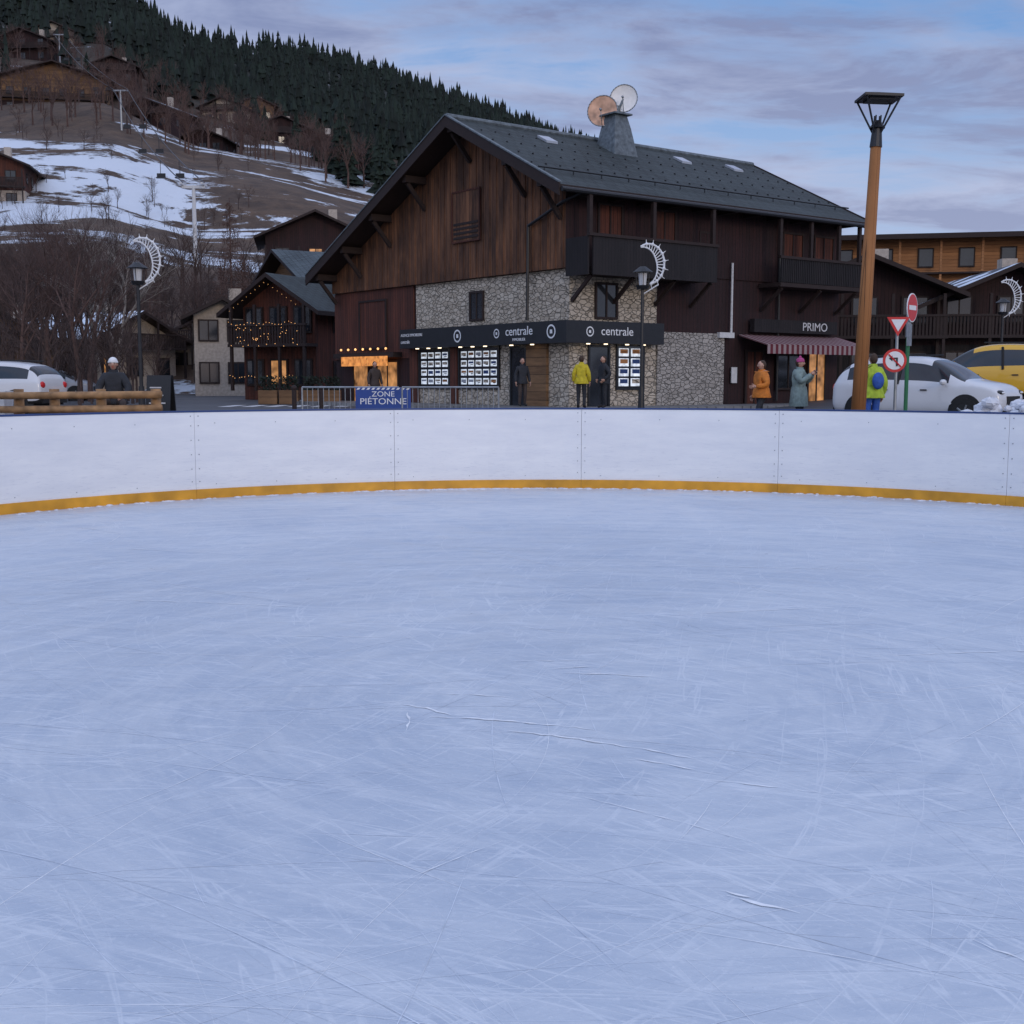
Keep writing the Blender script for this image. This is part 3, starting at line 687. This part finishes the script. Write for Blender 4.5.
def scatter(name,lst,mat):
    V=[];F=[]
    for x,y,s in lst:
        a=rng.random()*6.28; o=len(V); c,sn=math.cos(a)*s,math.sin(a)*s; z0=tz(x,y)-.1
        P=np.stack([PV[:,0]*c-PV[:,1]*sn+x,PV[:,0]*sn+PV[:,1]*c+y,PV[:,2]*s+z0],1); V+=P.tolist(); F+=[tuple(i+o for i in f) for f in proto.f]
    mb=MB(); mb.v=V; mb.f=F; mb.m=[0]*len(F); mb.obj(name,[mat])
L=[]
for _ in range(280):
    y=rng.uniform(188,272); a=rng.uniform(-.46,-.12); L.append((a*y,y,rng.uniform(.7,1.5)))
scatter('bare_woodland',L,'bark2')
L=[(rng.uniform(-.45,-.2)*y,y,rng.uniform(.2,.6)) for y in rng.uniform(110,190,100)]+[(rng.uniform(-.45,-.19)*y,y,rng.uniform(.6,1.3)) for y in rng.uniform(94,118,100)]
scatter('hillside_scrub',L,'bark')
L=[(rng.uniform(-.44,-.29)*y,y,rng.uniform(.4,.8)) for y in rng.uniform(48,72,34)]
scatter('hedge_shrubs',L,'bark')
# ---------------------------------------------------------------- chairlift
CL=root('chairlift',(0,0,0)); 
px0=(197-512)*128/1215; zb=tz(px0,128)
mb=MB(); mb.cyl((px0,128,zb-1),(px0,128,zb+8.3),.27,.18,10); mb.box(px0-1.2,px0+1.2,127.85,128.15,zb+8.0,zb+8.28)
for s in (-1.1,1.1): mb.box(px0+s-.1,px0+s+.1,127,129,zb+8.3,zb+8.5)
mb.obj('pylon',['offwhite'],CL)
mb=MB(); tops=[(px0,128,zb+8.6)]
for (px,Y) in ((128,190),(70,260)):
    x=(px-512)*Y/1215; z=tz(x,Y); mb.cyl((x,Y,z-1),(x,Y,z+6),.18,.14,8); mb.box(x-1.1,x+1.1,Y-.15,Y+.15,z+5.8,z+6); tops.append((x,Y,z+6.1))
mb.obj('upper_pylons',['steel'],CL)
mb=MB()
for s in (-1.1,1.1):
    for a,b in zip(tops[:-1],tops[1:]):
        P=[]
        for i in range(9):
            t=i/8; p=Vector(a).lerp(Vector(b),t); P.append((p.x+s,p.y,p.z-4*t*(1-t)*1.2))
        mb.tube(P,.06,4)
        for t in (.25,.5,.75):
            p=Vector(a).lerp(Vector(b),t); x,y,z=p.x+s,p.y,p.z-4*t*(1-t)*1.2
            mb.cyl((x,y,z),(x,y,z-1.6),.04,n=4); mb.box(x-.5,x+.5,y-.25,y+.25,z-2.1,z-2.0); mb.box(x-.5,x+.5,y+.2,y+.3,z-2.0,z-1.5)
mb.obj('cables_and_chairs',['black'],CL)
# ---------------------------------------------------------------- street lamps
LP=root('street_lamp',(5.72,20,gz(5.7,20)),0); LP.rotation_euler=(0,rad(2.0),0)
mb=MB(); mb.cyl((0,0,.25),(0,0,5.25),.125,.085,16); mb.obj('post',['lampwood'],LP,True)
mb=MB(); mb.cyl((0,0,-.1),(0,0,.5),.15,.14,14); mb.cyl((0,0,5.2),(0,0,5.5),.1,.075,12)
for sx,sy in ((-1,-1),(1,-1),(1,1),(-1,1)):
    mb.cyl((sx*.04,sy*.04,5.4),(sx*.27,sy*.27,5.95),.016,n=6)
    mb.cyl((sx*.04,sy*.04,5.45),(sx*.04,sy*.04,5.7),.012,n=6)
mb.cyl((0,0,5.5),(0,0,5.62),.13,.05,10)
q=.31
mb.box(-q,q,-q,q,5.95,5.99); mb.add([(-q,-q,5.99),(q,-q,5.99),(q,q,5.99),(-q,q,5.99),(0,0,6.07)],[(0,1,4),(1,2,4),(2,3,4),(3,0,4)])
mb.box(-.2,.2,-.2,.2,5.92,5.95)
mb.obj('lantern_frame',['black'],LP)
def lamp2(x,y,h,side,sc=1):
    P=root('street_lamp',(x,y,gz(x,y))); mb=MB()
    mb.cyl((0,0,0),(0,0,.9),.11,.08,10); mb.cyl((0,0,.9),(0,0,h-.55),.055,.045,10)
    mb.cyl((0,0,h-.55),(0,0,h-.45),.16,.2,12); mb.cyl((0,0,h-.08),(0,0,h+.08),.3,.08,12)
    for k in range(4):
        a=k*1.57; mb.cyl((.16*math.cos(a),.16*math.sin(a),h-.45),(.2*math.cos(a),.2*math.sin(a),h-.08),.012,n=4)
    mb.obj('post_and_lantern',['black'],P); mb=MB(); mb.cyl((0,0,h-.44),(0,0,h-.1),.1,.13,10); mb.obj('glass',['offwhite'],P)
    mb=MB(); outer=[];inner=[]; n=18
    for i in range(n+1):
        t=rad(-80+200*i/n); w=.28*math.sin(math.pi*i/n)+.02
        outer.append((side*(.16+.62*math.cos(t)*sc*.8),0,h+.15+.62*math.sin(t)*sc)); inner.append((side*(.16+(.62-w)*math.cos(t)*sc*.8),0,h+.15+(.62-w)*math.sin(t)*sc))
    mb.tube(outer,.028,6); mb.tube(inner,.022,6)
    for a,b in zip(outer,inner): mb.cyl(a,b,.016,n=4)
    for i in range(0,n,2):
        mb.sph(outer[i],.05,6,4); a=Vector(outer[i]); c=Vector((side*.16,0,h+.15)); dd=(a-c).normalized(); mb.cyl(a,a+dd*.13,.02,.006,4)
    mb.cyl((0,0,h-.7),(side*.45,0,h-.42),.02,n=5)
    mb.obj('festive_ornament',['white'],P)
lamp2(-10.75,35,4.35,1,1.0); lamp2(3.7,34.5,4.2,1,.9); lamp2(19.8,49,3.8,1,1.1)
# ---------------------------------------------------------------- traffic signs
def signdisc(kind,r,loc,parent):
    mb=MB(); n=28; mats=['white','red','black']
    if kind=='noentry':
        mb.cyl((0,.0,0),(0,-.02,0),r,n=n,mi=0); mb.cyl((0,-.021,0),(0,-.023,0),r*.93,n=n,mi=1); mb.box(-.68*r,.68*r,-.028,-.0235,-.16*r,.16*r,0)
    elif kind=='noturn':
        mb.cyl((0,0,0),(0,-.02,0),r,n=n,mi=1); mb.cyl((0,-.021,0),(0,-.023,0),r*.78,n=n,mi=0)
        mb.box(.1*r,.26*r,-.027,-.0235,-.5*r,.25*r,2); mb.box(-.2*r,.1*r,-.027,-.0235,.1*r,.25*r,2); mb.add([(-.2*r,-.026,.42*r),(-.5*r,-.026,.17*r),(-.2*r,-.026,-.08*r)],[(0,1,2)],2)
        a=.75*r*.707; mb.cyl((-a,-.029,a),(a,-.029,-a),.05*r*1.6,n=4,mi=1)
    elif kind=='yield':
        def tri(s,y0,y1,mi):
            v=[(-s,0,.55*s),(s,0,.55*s),(0,0,-1.15*s)]; V=[(a,y0,c) for a,_,c in v]+[(a,y1,c) for a,_,c in v]
            mb.add(V,[(0,2,1),(3,4,5),(0,1,4,3),(1,2,5,4),(2,0,3,5)],mi)
        tri(r,0,-.02,1); tri(r*.62,-.021,-.024,0)
    o=mb.obj(kind+'_face',mats,parent); o.location=loc; return o
TS=root('traffic_sign',(9.15,28,gz(9.1,28)),rad(52)); mb=MB(); mb.cyl((0,0,0),(0,0,3.0),.045,n=10); mb.obj('pole',['green'],TS)
signdisc('noentry',.33,(0,-.06,2.87),TS)
mb=MB(); mb.cyl((0,.0,2.2),(0,-.0,2.72),.06,n=10); mb.box(-.09,.09,-.055,.0,2.0,2.5); mb.obj('sign_bracket',['steel'],TS)
TY=root('traffic_sign',(8.58,27,gz(8.6,27)),rad(-5)); mb=MB(); mb.cyl((0,0,0),(0,0,2.6),.035,n=10); mb.obj('pole',['steel'],TY)
signdisc('yield',.25,(0,-.05,2.52),TY); signdisc('noturn',.26,(-.05,-.05,1.7),TY)
# ---------------------------------------------------------------- fences, boards
LF=root('log_fence'); mb=MB()
for x in (-9.0,-8.35,-7.5,-6.5): mb.cyl((x,22,.05),(x,22,1.32),.1,.09,10)
for z in (1.2,.95,.7,.42): mb.cyl((-9.3,21.84,z),(-6.35,21.84,z+.02),.065,.07,10)
mb.obj('rails',['wood_pale'],LF,True)
WB=root('utility_cabinet',(-9.75,22.5,gz(-9,22))); mb=MB(); mb.box(-.35,.35,-.2,.2,0,1.12); mb.box(-.39,.39,-.24,.24,1.121,1.19); mb.obj('body',['offwhite'],WB)
AB=root('chalkboard_sign',(-6.85,23.5,gz(-6.8,23.5)),rad(-10)); mb=MB()
for s in (-1,1):
    mb.add([(-.25,s*.22,0),(.25,s*.22,0),(.25,s*.02,1.45),(-.25,s*.02,1.45),(-.25,s*.25,0),(.25,s*.25,0),(.25,s*.05,1.45),(-.25,s*.05,1.45)],[(0,1,2,3),(7,6,5,4),(0,4,5,1),(1,5,6,2),(2,6,7,3),(3,7,4,0)],0)
for k in range(6): mb.box(-.17,.17-.05*(k%3),-.2+.025*k-.03,-.195+.025*k-.03,.45+k*.15,.475+k*.15,1)
mb.obj('boards',['black','offwhite'],AB)
for k in range(2):
    BR=root('crowd_barrier',(-3.75+k*2.32,28,gz(-3,28)),rad(1)); mb=MB()
    mb.tube([(-1.12,0,.12),(-1.12,0,1.08),(1.12,0,1.08),(1.12,0,.12),(-1.12,0,.12)],.022,8)
    for i in range(17): x=-1.0+i*.125; mb.cyl((x,0,.12),(x,0,1.08),.009,n=5)
    for s in (-.8,.8): mb.tube([(s,-.28,0),(s,0,.12),(s,.28,0)],.018,6)
    mb.obj('frame',['steel'],BR)
    if k==0:
        mb=MB(); mb.box(.12,1.4,-.045,-.03,.42,1.08); mb.obj('banner',['blue'],BR)
        mb=MB()
        for i in range(11): mb.add([(.14+i*.115,-.048,1.025),(.2+i*.115,-.048,1.025),(.24+i*.115,-.048,1.07),(.18+i*.115,-.048,1.07)],[(0,1,2,3)])
        mb.obj('banner_stripes',['white'],BR)
        text('banner_text','ZONE',.17,(.76,-.049,.92),(rad(90),0,0),'white',BR,sx=1.15,ex=.001); text('banner_text','PIÉTONNE',.2,(.76,-.049,.75),(rad(90),0,0),'white',BR,sx=1.15,ex=.001)
for x in (-5.6,-4.9): 
    BO=root('bollard',(x,31,gz(x,31))); mb=MB(); mb.cyl((0,0,0),(0,0,.95),.06,.06,10); mb.sph((0,0,.97),.075,10,6); mb.obj('post',['trim'],BO)
mb=MB()
for i in range(60): 
    s=R.uniform(.06,.2); mb.sph((R.gauss(10.5,.45),R.gauss(25.6,.25),gz(10.6,25.6)+R.uniform(.1,.75)),(s*1.2,s,s*R.uniform(.6,1)),8,6,0,lambda q,p:q+Vector((R.gauss(0,.012),R.gauss(0,.012),R.gauss(0,.012))))
mb.obj('snow_pile',['snow'],smooth=False)
for x in (-9.6,-8.6,-7.8,-10.5):
    PL=root('wood_planter',(x,52,gz(x,52))); mb=MB(); mb.box(-.4,.4,-.25,.25,0,.6); mb.obj('box',['wood_log'],PL)
    mb=MB()
    for _ in range(160):
        p=Vector((R.uniform(-.36,.36),R.uniform(-.22,.22),R.uniform(.55,1.15))); d=Vector((R.gauss(0,.1),R.gauss(0,.1),.12)); mb.add([p,p+Vector((.07,0,.02)),p+d],[(0,1,2)])
    mb.obj('evergreen',['pine2'],PL)
# ---------------------------------------------------------------- cars
def car(x,y,rz,paint,sc=1.0,hs=1.0):
    C=root('parked_car',(x,y,gz(x,y)),rz); C.scale=(sc,sc,sc*hs)
    ST=[(-2.14,.48,.80,.86,.74,.62),(-2.1,.34,.95,1.02,.84,.74),(-2.02,.27,1.02,1.2,.88,.72),(-1.8,.25,1.03,1.52,.9,.66),(-1.0,.24,1.01,1.63,.91,.66),(-.1,.24,.99,1.65,.91,.66),(.45,.24,.98,1.58,.91,.65),(.95,.24,.97,1.30,.91,.7),(1.25,.24,.98,1.08,.90,.78),(1.8,.25,.95,1.03,.87,.74),(2.08,.3,.82,.92,.82,.66),(2.17,.42,.66,.74,.74,.57)]
    mb=MB(); rings=[]
    for (sx,zb,zl,zt,w,wt) in ST:
        half=[(w*.86,zb),(w,zb+.14),(w,(zb+zl)/2),(w*.985,zl-.06),(w*.955,zl),(wt+.03,zt-.07),(wt-.08,zt-.005)]
        rings.append([(sx,a,b) for a,b in half]+[(sx,0,zt+.01)]+[(sx,-a,b) for a,b in reversed(half)]+[(sx,0,zb)])
    n=len(rings[0]); mb.v=[p for r in rings for p in r]
    for i in range(len(ST)-1):
        hi0,hi1=ST[i][3]>1.25,ST[i+1][3]>1.25
        for j in range(n):
            k=(j+1)%n; mi=0
            side=j in (4,9); top=j in (5,6,7,8)
            if side and hi0 and hi1: mi=1
            if top and ((ST[i][0]>=.4 and ST[i][0]<1.2) or i==2): mi=1
            if j in (0,14,15): mi=2
            mb.f.append((i*n+j,(i+1)*n+j,(i+1)*n+k,i*n+k)); mb.m.append(mi)
    mb.f.append(tuple(range(n))); mb.m.append(0); o=(len(ST)-1)*n; mb.f.append(tuple(o+i for i in reversed(range(n)))); mb.m.append(0)
    b=mb.obj('body',[paint,'glass','rubber'],C,True)
    md=b.modifiers.new('s','SUBSURF'); md.levels=1; md.render_levels=2
    mb=MB()
    for wx in (-1.32,1.35):
        for s in (-1,1):
            mb.cyl((wx,s*.60,.36),(wx,s*.905,.36),.405,n=28,mi=0)
            mb.cyl((wx,s*.7,.335),(wx,s*.935,.335),.335,n=28,mi=0); mb.cyl((wx,s*.936,.335),(wx,s*.942,.335),.22,n=20,mi=2)
            for k in range(5):
                a=k*1.2566; mb.cyl((wx,s*.948,.335),(wx+.2*math.cos(a),s*.948,.335+.2*math.sin(a)),.03,.022,n=5,mi=1)
            mb.cyl((wx,s*.94,.335),(wx,s*.957,.335),.05,n=10,mi=1)
    for s in (-1,1):
        mb.sph((2.03,s*.6,.8),(.13,.17,.06),10,6,mi=2); mb.sph((2.06,s*.6,.8),(.12,.12,.035),10,6,mi=3); mb.sph((-2.09,s*.66,.9),(.07,.14,.11),10,6,mi=4)
        mb.sph((.85,s*1.0,1.03),(.08,.12,.07),10,6,mi=5); 
        for hx in (-.75,.25): mb.box(hx,hx+.16,min(s*.905,s*.93),max(s*.905,s*.93),.84,.87,0)
        mb.cyl((-.35,s*.885,.99),(-.3,s*.69,1.55),.035,n=6,mi=0)
        mb.box(-1.9,1.9,min(s*.86,s*.93),max(s*.86,s*.93),.27,.33,0)
    mb.box(2.1,2.17,-.42,.42,.52,.72,0); mb.box(2.12,2.19,-.25,.25,.4,.5,6); mb.box(-2.17,-2.12,-.25,.25,.62,.73,6); mb.box(-2.14,-2.05,-.7,.7,.34,.48,0)
    for s in (-.55,.55): mb.cyl((-1.5,s,1.64),(.2,s,1.67),.02,n=6,mi=0)
    mb.obj('wheels_and_trim',['rubber','steel','black','white','red',paint,'offwhite'],C)
    return C
car(10.15,29.6,rad(-42),'carwhite',.98,1.06)
car(13.8,34.6,rad(150),'caryellow',1.03,1.08)
car(17.0,40,rad(160),'cargrey',1.05,1.05)
car(20.5,47,rad(170),'cargrey',1.0,1.0)
car(-16.4,38,rad(172),'carwhite',1,1.0)
car(-23,60,rad(10),'cargrey',1,1.0)
# ---------------------------------------------------------------- people
def cm(nm,c,r=.75): return plain(nm,c,r,var=.2,scale=12,bmp=.5)
def person(x,y,z,face,H,jacket,pants,boots,hair,pose='stand',arms='down',hat=None,bulk=1.15,coat=False):
    s=H/1.76; P=root('person',(x,y,z),face); P.scale=(s,s,s)
    st=.12 if pose=='walk' else .0
    J={'pelvis':(0,0,.95),'belly':(0,0,1.1),'chest':(0,-.01,1.3),'nb':(0,0,1.45),'neck':(0,-.01,1.53),
       'hl':(.09,0,.88),'kl':(.1,-.03-st,.5),'al':(.1,.02-st*.8,.1),'tl':(.12,-.16-st,.055),
       'hr':(-.09,0,.88),'kr':(-.1,-.03+st*.4,.5),'ar':(-.1,.02+st*2,.1),'tr':(-.12,-.16+st*1.6,.055),
       'sl':(.17,0,1.41),'sr':(-.17,0,1.41)}
    if pose=='sit': J.update(hl=(.1,-.05,.9),kl=(.2,-.43,.93),al=(.22,-.45,.5),tl=(.25,-.62,.45),hr=(-.1,-.05,.9),kr=(-.2,-.43,.93),ar=(-.22,-.45,.5),tr=(-.25,-.62,.45))
    if arms=='down': J.update(el=(.25,.03,1.14),wl=(.27,-.06,.9),er=(-.25,.03,1.14),wr=(-.27,-.06,.9))
    elif arms=='phone': J.update(el=(.25,-.12,1.18),wl=(.07,-.32,1.38),er=(-.25,-.12,1.18),wr=(-.07,-.32,1.38))
    elif arms=='pocket': J.update(el=(.29,.07,1.15),wl=(.2,-.1,.98),er=(-.29,.07,1.15),wr=(-.2,-.1,.98))
    elif arms=='bent': J.update(el=(.27,.02,1.15),wl=(.17,-.24,1.12),er=(-.26,.03,1.14),wr=(-.27,-.08,.9))
    elif arms=='knees': J.update(el=(.29,-.08,1.16),wl=(.2,-.3,1.04),er=(-.29,-.08,1.16),wr=(-.2,-.3,1.04))
    B=bulk; rd={'pelvis':.15*B,'belly':.14*B,'chest':.16*B,'nb':.095*B,'neck':.06,'hl':.1,'kl':.072,'al':.052,'tl':.045,'hr':.1,'kr':.072,'ar':.052,'tr':.045,'sl':.082*B,'sr':.082*B,'el':.058*B,'er':.058*B,'wl':.042*B,'wr':.042*B}
    E=[('pelvis','belly'),('belly','chest'),('chest','nb'),('nb','neck'),('pelvis','hl'),('hl','kl'),('kl','al'),('al','tl'),('pelvis','hr'),('hr','kr'),('kr','ar'),('ar','tr'),('chest','sl'),('sl','el'),('el','wl'),('chest','sr'),('sr','er'),('er','wr')]
    ks=list(J); me=D.meshes.new('sk'); me.from_pydata([J[k] for k in ks],[(ks.index(a),ks.index(b)) for a,b in E],[])
    o=D.objects.new('sk',me); SC.collection.objects.link(o); o.modifiers.new('k','SKIN'); sv=me.skin_vertices[0].data
    for i,k in enumerate(ks): sv[i].radius=(rd[k],rd[k]*(.78 if k in('pelvis','belly','chest') else 1)); sv[i].use_root=(k=='pelvis')
    ss=o.modifiers.new('s','SUBSURF'); ss.levels=2
    dg=bpy.context.evaluated_depsgraph_get(); em=D.meshes.new_from_object(o.evaluated_get(dg)); D.objects.remove(o)
    em.name='body'; em.materials.clear()
    for m in (jacket,pants,boots,M['skin']): em.materials.append(m)
    seg=[(Vector(J[a]),Vector(J[b]),a+b) for a,b in E]
    hem=.62 if coat else (1.05 if pose=='sit' else .86)
    for p in em.polygons:
        c=p.center; best=min(seg,key=lambda q:((c-(q[0]+(q[1]-q[0])*max(0,min(1,(c-q[0]).dot(q[1]-q[0])/(q[1]-q[0]).length_squared)))).length))
        n=best[2]; mi=0
        if any(k in n for k in ('hl','kl','al','tl','hr','kr','ar','tr')) and c.z<hem: mi=1
        if c.z<.13 or ('al' in n[:2] or 'ar' in n[:2]): mi=2
        if n=='nbneck' and c.z>1.51: mi=3
        p.material_index=mi; p.use_smooth=True
    bo=D.objects.new('body',em); SC.collection.objects.link(bo); bo.parent=P
    mb=MB(); n=18; rg=[]
    hz0=.6 if coat else (.88 if pose=='sit' else .84)
    for z_,a_,b_ in ((hz0,.19*B,.15*B),(hz0+.02,.195*B,.155*B),(.98,.165*B,.135*B),(1.08,.15*B,.12*B)):
        rg.append([(a_*math.cos(2*math.pi*i/n),b_*math.sin(2*math.pi*i/n),z_) for i in range(n)])
    mb.v=[p for r in rg for p in r]
    for j in range(3):
        for i in range(n): mb.f.append((j*n+i,j*n+(i+1)%n,(j+1)*n+(i+1)%n,(j+1)*n+i)); mb.m.append(0)
    mb.cyl((0,0,1.44),(0,-.01,1.55),.1,.085,14,0,False)
    mb.obj('jacket_hem_and_collar',[jacket],P,True)
    def hf(q,p):
        if p[1]<-.2 and -.35<p[2]<.1 and abs(p[0])<.25: q.y-=.022*(1-abs(p[0])/.25)
        if p[2]<-.3: q.x*=.86; q.y+=.012
        return q
    mb=MB(); mb.sph((0,-.02,1.645),(.076,.096,.115),20,16,0,hf)
    for sx in (-1,1):
        mb.sph((sx*.03,-.105,1.655),(.011,.008,.008),8,6,1); mb.sph((sx*.078,-.01,1.64),(.012,.022,.032),8,6,0); mb.box(sx*.03-.014,sx*.03+.014,-.112,-.1,1.673,1.678,2)
    mb.sph((0,-.103,1.592),(.024,.008,.006),8,5,3)
    mb.obj('head',['skin','black',hair,'red'],P,True)
    mb=MB()
    if hat:
        mb.sph((0,-.012,1.69),(.09,.108,.095),16,10,0,lambda q,p: Vector((q.x,q.y,max(q.z,1.668)))); mb.cyl((0,-.012,1.668),(0,-.012,1.70),.097,.097,18); 
        if hat!='helmet': mb.sph((0,-.01,1.79),.035,8,6)
        mb.obj('hat',[hat if hat!='helmet' else M['white']],P,True); mb=MB()
    mb.sph((0,.008,1.66),(.084,.098,.118),16,12,0,lambda q,p: Vector((q.x,max(q.y,-.06 if q.z>1.7 else -.0),max(q.z,1.55 if p[1]>0 else 1.63))))
    mb.obj('hair',[hair],P,True)
    for sd,w,e in ((1,'wl','el'),(-1,'wr','er')):
        W=Vector(J[w]); d=(W-Vector(J[e])).normalized(); mb=MB()
        ax=Vector((sd,0,0)); pn=(ax-d*ax.dot(d)).normalized(); sv2=d.cross(pn).normalized()
        if sv2.y>0: sv2=-sv2
        c=W+d*.055
        mb.cyl(W,W+d*.03,.03,.034,8); 
        q=[c+sv2*a+d*b+pn*t for t in (-.014,.014) for a,b in ((-.04,-.045),(.04,-.045),(.042,.045),(-.038,.04))]
        mb.add(q,[(0,1,2,3),(7,6,5,4),(0,4,5,1),(1,5,6,2),(2,6,7,3),(3,7,4,0)])
        for i,L in enumerate((.058,.072,.078,.07)):
            b=c+d*.042+sv2*(-.03+.021*i); m1=b+d*L*.5-pn*.008; m2=m1+d*L*.42-pn*.028
            mb.cyl(b,m1,.0105,.0095,6); mb.cyl(m1,m2,.0095,.0075,6)
        b=c-d*.02+sv2*.038; m1=b+d*.03+sv2*.028; m2=m1+d*.032+sv2*.004-pn*.01
        mb.cyl(b,m1,.014,.012,6); mb.cyl(m1,m2,.012,.009,6)
        mb.obj('hand',['skin'],P,True)
    if arms=='phone':
        mb=MB(); mb.box(-.04,.04,-.42,-.41,1.4,1.55); mb.obj('mobile_phone',['black'],P)
    return P
black=cm('dark_cloth',(.02,.022,.028)); orange=cm('orange_cloth',(.58,.18,.02)); grey=cm('greygreen_cloth',(.2,.27,.26)); pink=cm('pink_knit',(.42,.06,.2)); yel=cm('yellow_cloth',(.58,.46,.02)); lime=cm('lime_cloth',(.38,.52,.04)); bl=cm('blue_cloth',(.03,.1,.4)); brown=cm('brown_cloth',(.05,.035,.03)); bt=cm('boot_leather',(.02,.015,.012))
person(6.0,29,gz(6.1,29),rad(-75),1.68,orange,black,bt,'brownhair','walk','bent',bulk=1.5)
person(6.9,29,gz(7.1,29),rad(60),1.74,grey,black,bt,'brownhair','stand','phone',hat=pink,bulk=1.45,coat=True)
yp=person(7.95,26.6,gz(8,27),rad(190),1.84,lime,bl,bt,'brownhair','stand','bent',bulk=1.4)
mb=MB(); mb.sph((0,.24,1.2),(.13,.09,.18),12,8); mb.obj('backpack',[bl],yp,True)
person(2.2,38.3,.55,rad(170),1.68,yel,black,bt,'brownhair','stand','down',bulk=1.3)
person(2.95,38.9,.55,rad(-60),1.68,black,black,bt,'brownhair','stand','pocket',bulk=1.2)
person(.35,41.2,.55,rad(20),1.66,black,brown,bt,'brownhair','stand','down',bulk=1.1)
lp=person(-7.72,23.4,.14,rad(12),1.76,black,brown,bt,'brownhair','sit','knees',hat='helmet',bulk=1.35)
BN=root('log_bench',(-7.72,23.5,gz(-7.7,23.5)),rad(12)); mb=MB(); mb.cyl((-1.0,0,.73),(1.0,0,.73),.14,.14,12); mb.cyl((-1.0,-.55,.2),(1.0,-.55,.2),.1,.1,10)
for s in (-.8,.8): mb.cyl((s,0,0),(s,0,.65),.12,.12,10); mb.cyl((s,-.6,.08),(s,.1,.08),.08,.08,8)
mb.obj('logs',['wood_pale'],BN,True)
person(-5.0,44,.45,rad(30),1.68,brown,black,bt,'brownhair','walk','down',bulk=1.15)
# ---------------------------------------------------------------- world, sun, camera
W=D.worlds.new('World'); SC.world=W; W.use_nodes=True; nt=W.node_tree; bg=nt.nodes['Background']
el=rad(9); az=rad(155)
sky=nt.nodes.new('ShaderNodeTexSky'); sky.sky_type='NISHITA'; sky.sun_disc=False; sky.sun_elevation=el; sky.sun_rotation=az; sky.air_density=1.0; sky.dust_density=.5; sky.ozone_density=2.5
tc=nt.nodes.new('ShaderNodeTexCoord'); sp=nt.nodes.new('ShaderNodeSeparateXYZ'); nt.links.new(tc.outputs['Generated'],sp.inputs[0])
zz=math_(nt,'ADD',math_(nt,'MAXIMUM',sp.outputs[2],0),.12)
cbn=nt.nodes.new('ShaderNodeCombineXYZ'); nt.links.new(math_(nt,'MULTIPLY',math_(nt,'DIVIDE',sp.outputs[0],zz),.9),cbn.inputs[0]); nt.links.new(math_(nt,'MULTIPLY',math_(nt,'DIVIDE',sp.outputs[1],zz),1.6),cbn.inputs[1]); cbn.inputs[2].default_value=3.7
n1=noise(nt,cbn.outputs[0],.75,6,.58,.4); n2=noise(nt,cbn.outputs[0],1.7,6,.62,.3)
cl=ramp(nt,math_(nt,'ADD',math_(nt,'MULTIPLY',n1,.55),math_(nt,'MULTIPLY',n2,.45)),.41,.53)
cc=mix(nt,ramp(nt,n2,.40,.60),(3.3,3.65,5.0),(1.75,2.0,3.25))
hor=math_(nt,'SUBTRACT',1,ramp(nt,sp.outputs[2],.07,.26))
base=mix(nt,.75,sky.outputs[0],(1.35,2.5,5.0))
base=mix(nt,math_(nt,'MULTIPLY',hor,.7),base,(3.6,4.2,5.6))
cc=mix(nt,math_(nt,'MULTIPLY',hor,.3),cc,(3.5,3.8,5.0))
col=mix(nt,math_(nt,'MULTIPLY',cl,.88),base,cc)
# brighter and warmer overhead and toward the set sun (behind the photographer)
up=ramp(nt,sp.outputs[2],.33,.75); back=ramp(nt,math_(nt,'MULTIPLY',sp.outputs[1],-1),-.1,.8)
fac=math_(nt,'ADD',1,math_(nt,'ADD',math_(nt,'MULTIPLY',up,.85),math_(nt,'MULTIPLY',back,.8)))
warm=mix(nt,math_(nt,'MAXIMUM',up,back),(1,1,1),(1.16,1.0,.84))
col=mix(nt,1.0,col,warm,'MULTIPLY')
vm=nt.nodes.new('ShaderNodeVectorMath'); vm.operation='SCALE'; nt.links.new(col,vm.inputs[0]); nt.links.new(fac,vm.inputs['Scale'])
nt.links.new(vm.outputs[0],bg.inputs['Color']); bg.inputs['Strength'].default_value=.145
sl=D.lights.new('sun','SUN'); sl.energy=.5; sl.angle=rad(14); sl.color=(1,.84,.68)
so=D.objects.new('sun',sl); SC.collection.objects.link(so)
sdv=Vector((math.sin(az)*math.cos(rad(14)),math.cos(az)*math.cos(rad(14)),math.sin(rad(14)))); so.rotation_euler=sdv.to_track_quat('Z','Y').to_euler()
cam=D.cameras.new('camera'); cam.sensor_width=36; cam.lens=36*1200/1024; cam.clip_end=6000; cam.clip_start=.05
co=D.objects.new('camera',cam); SC.collection.objects.link(co); co.location=(0,0,1.5); co.rotation_euler=(rad(90-6.32),0,0); SC.camera=co
SC.view_settings.view_transform='Standard'; SC.view_settings.look='None'; SC.view_settings.exposure=0
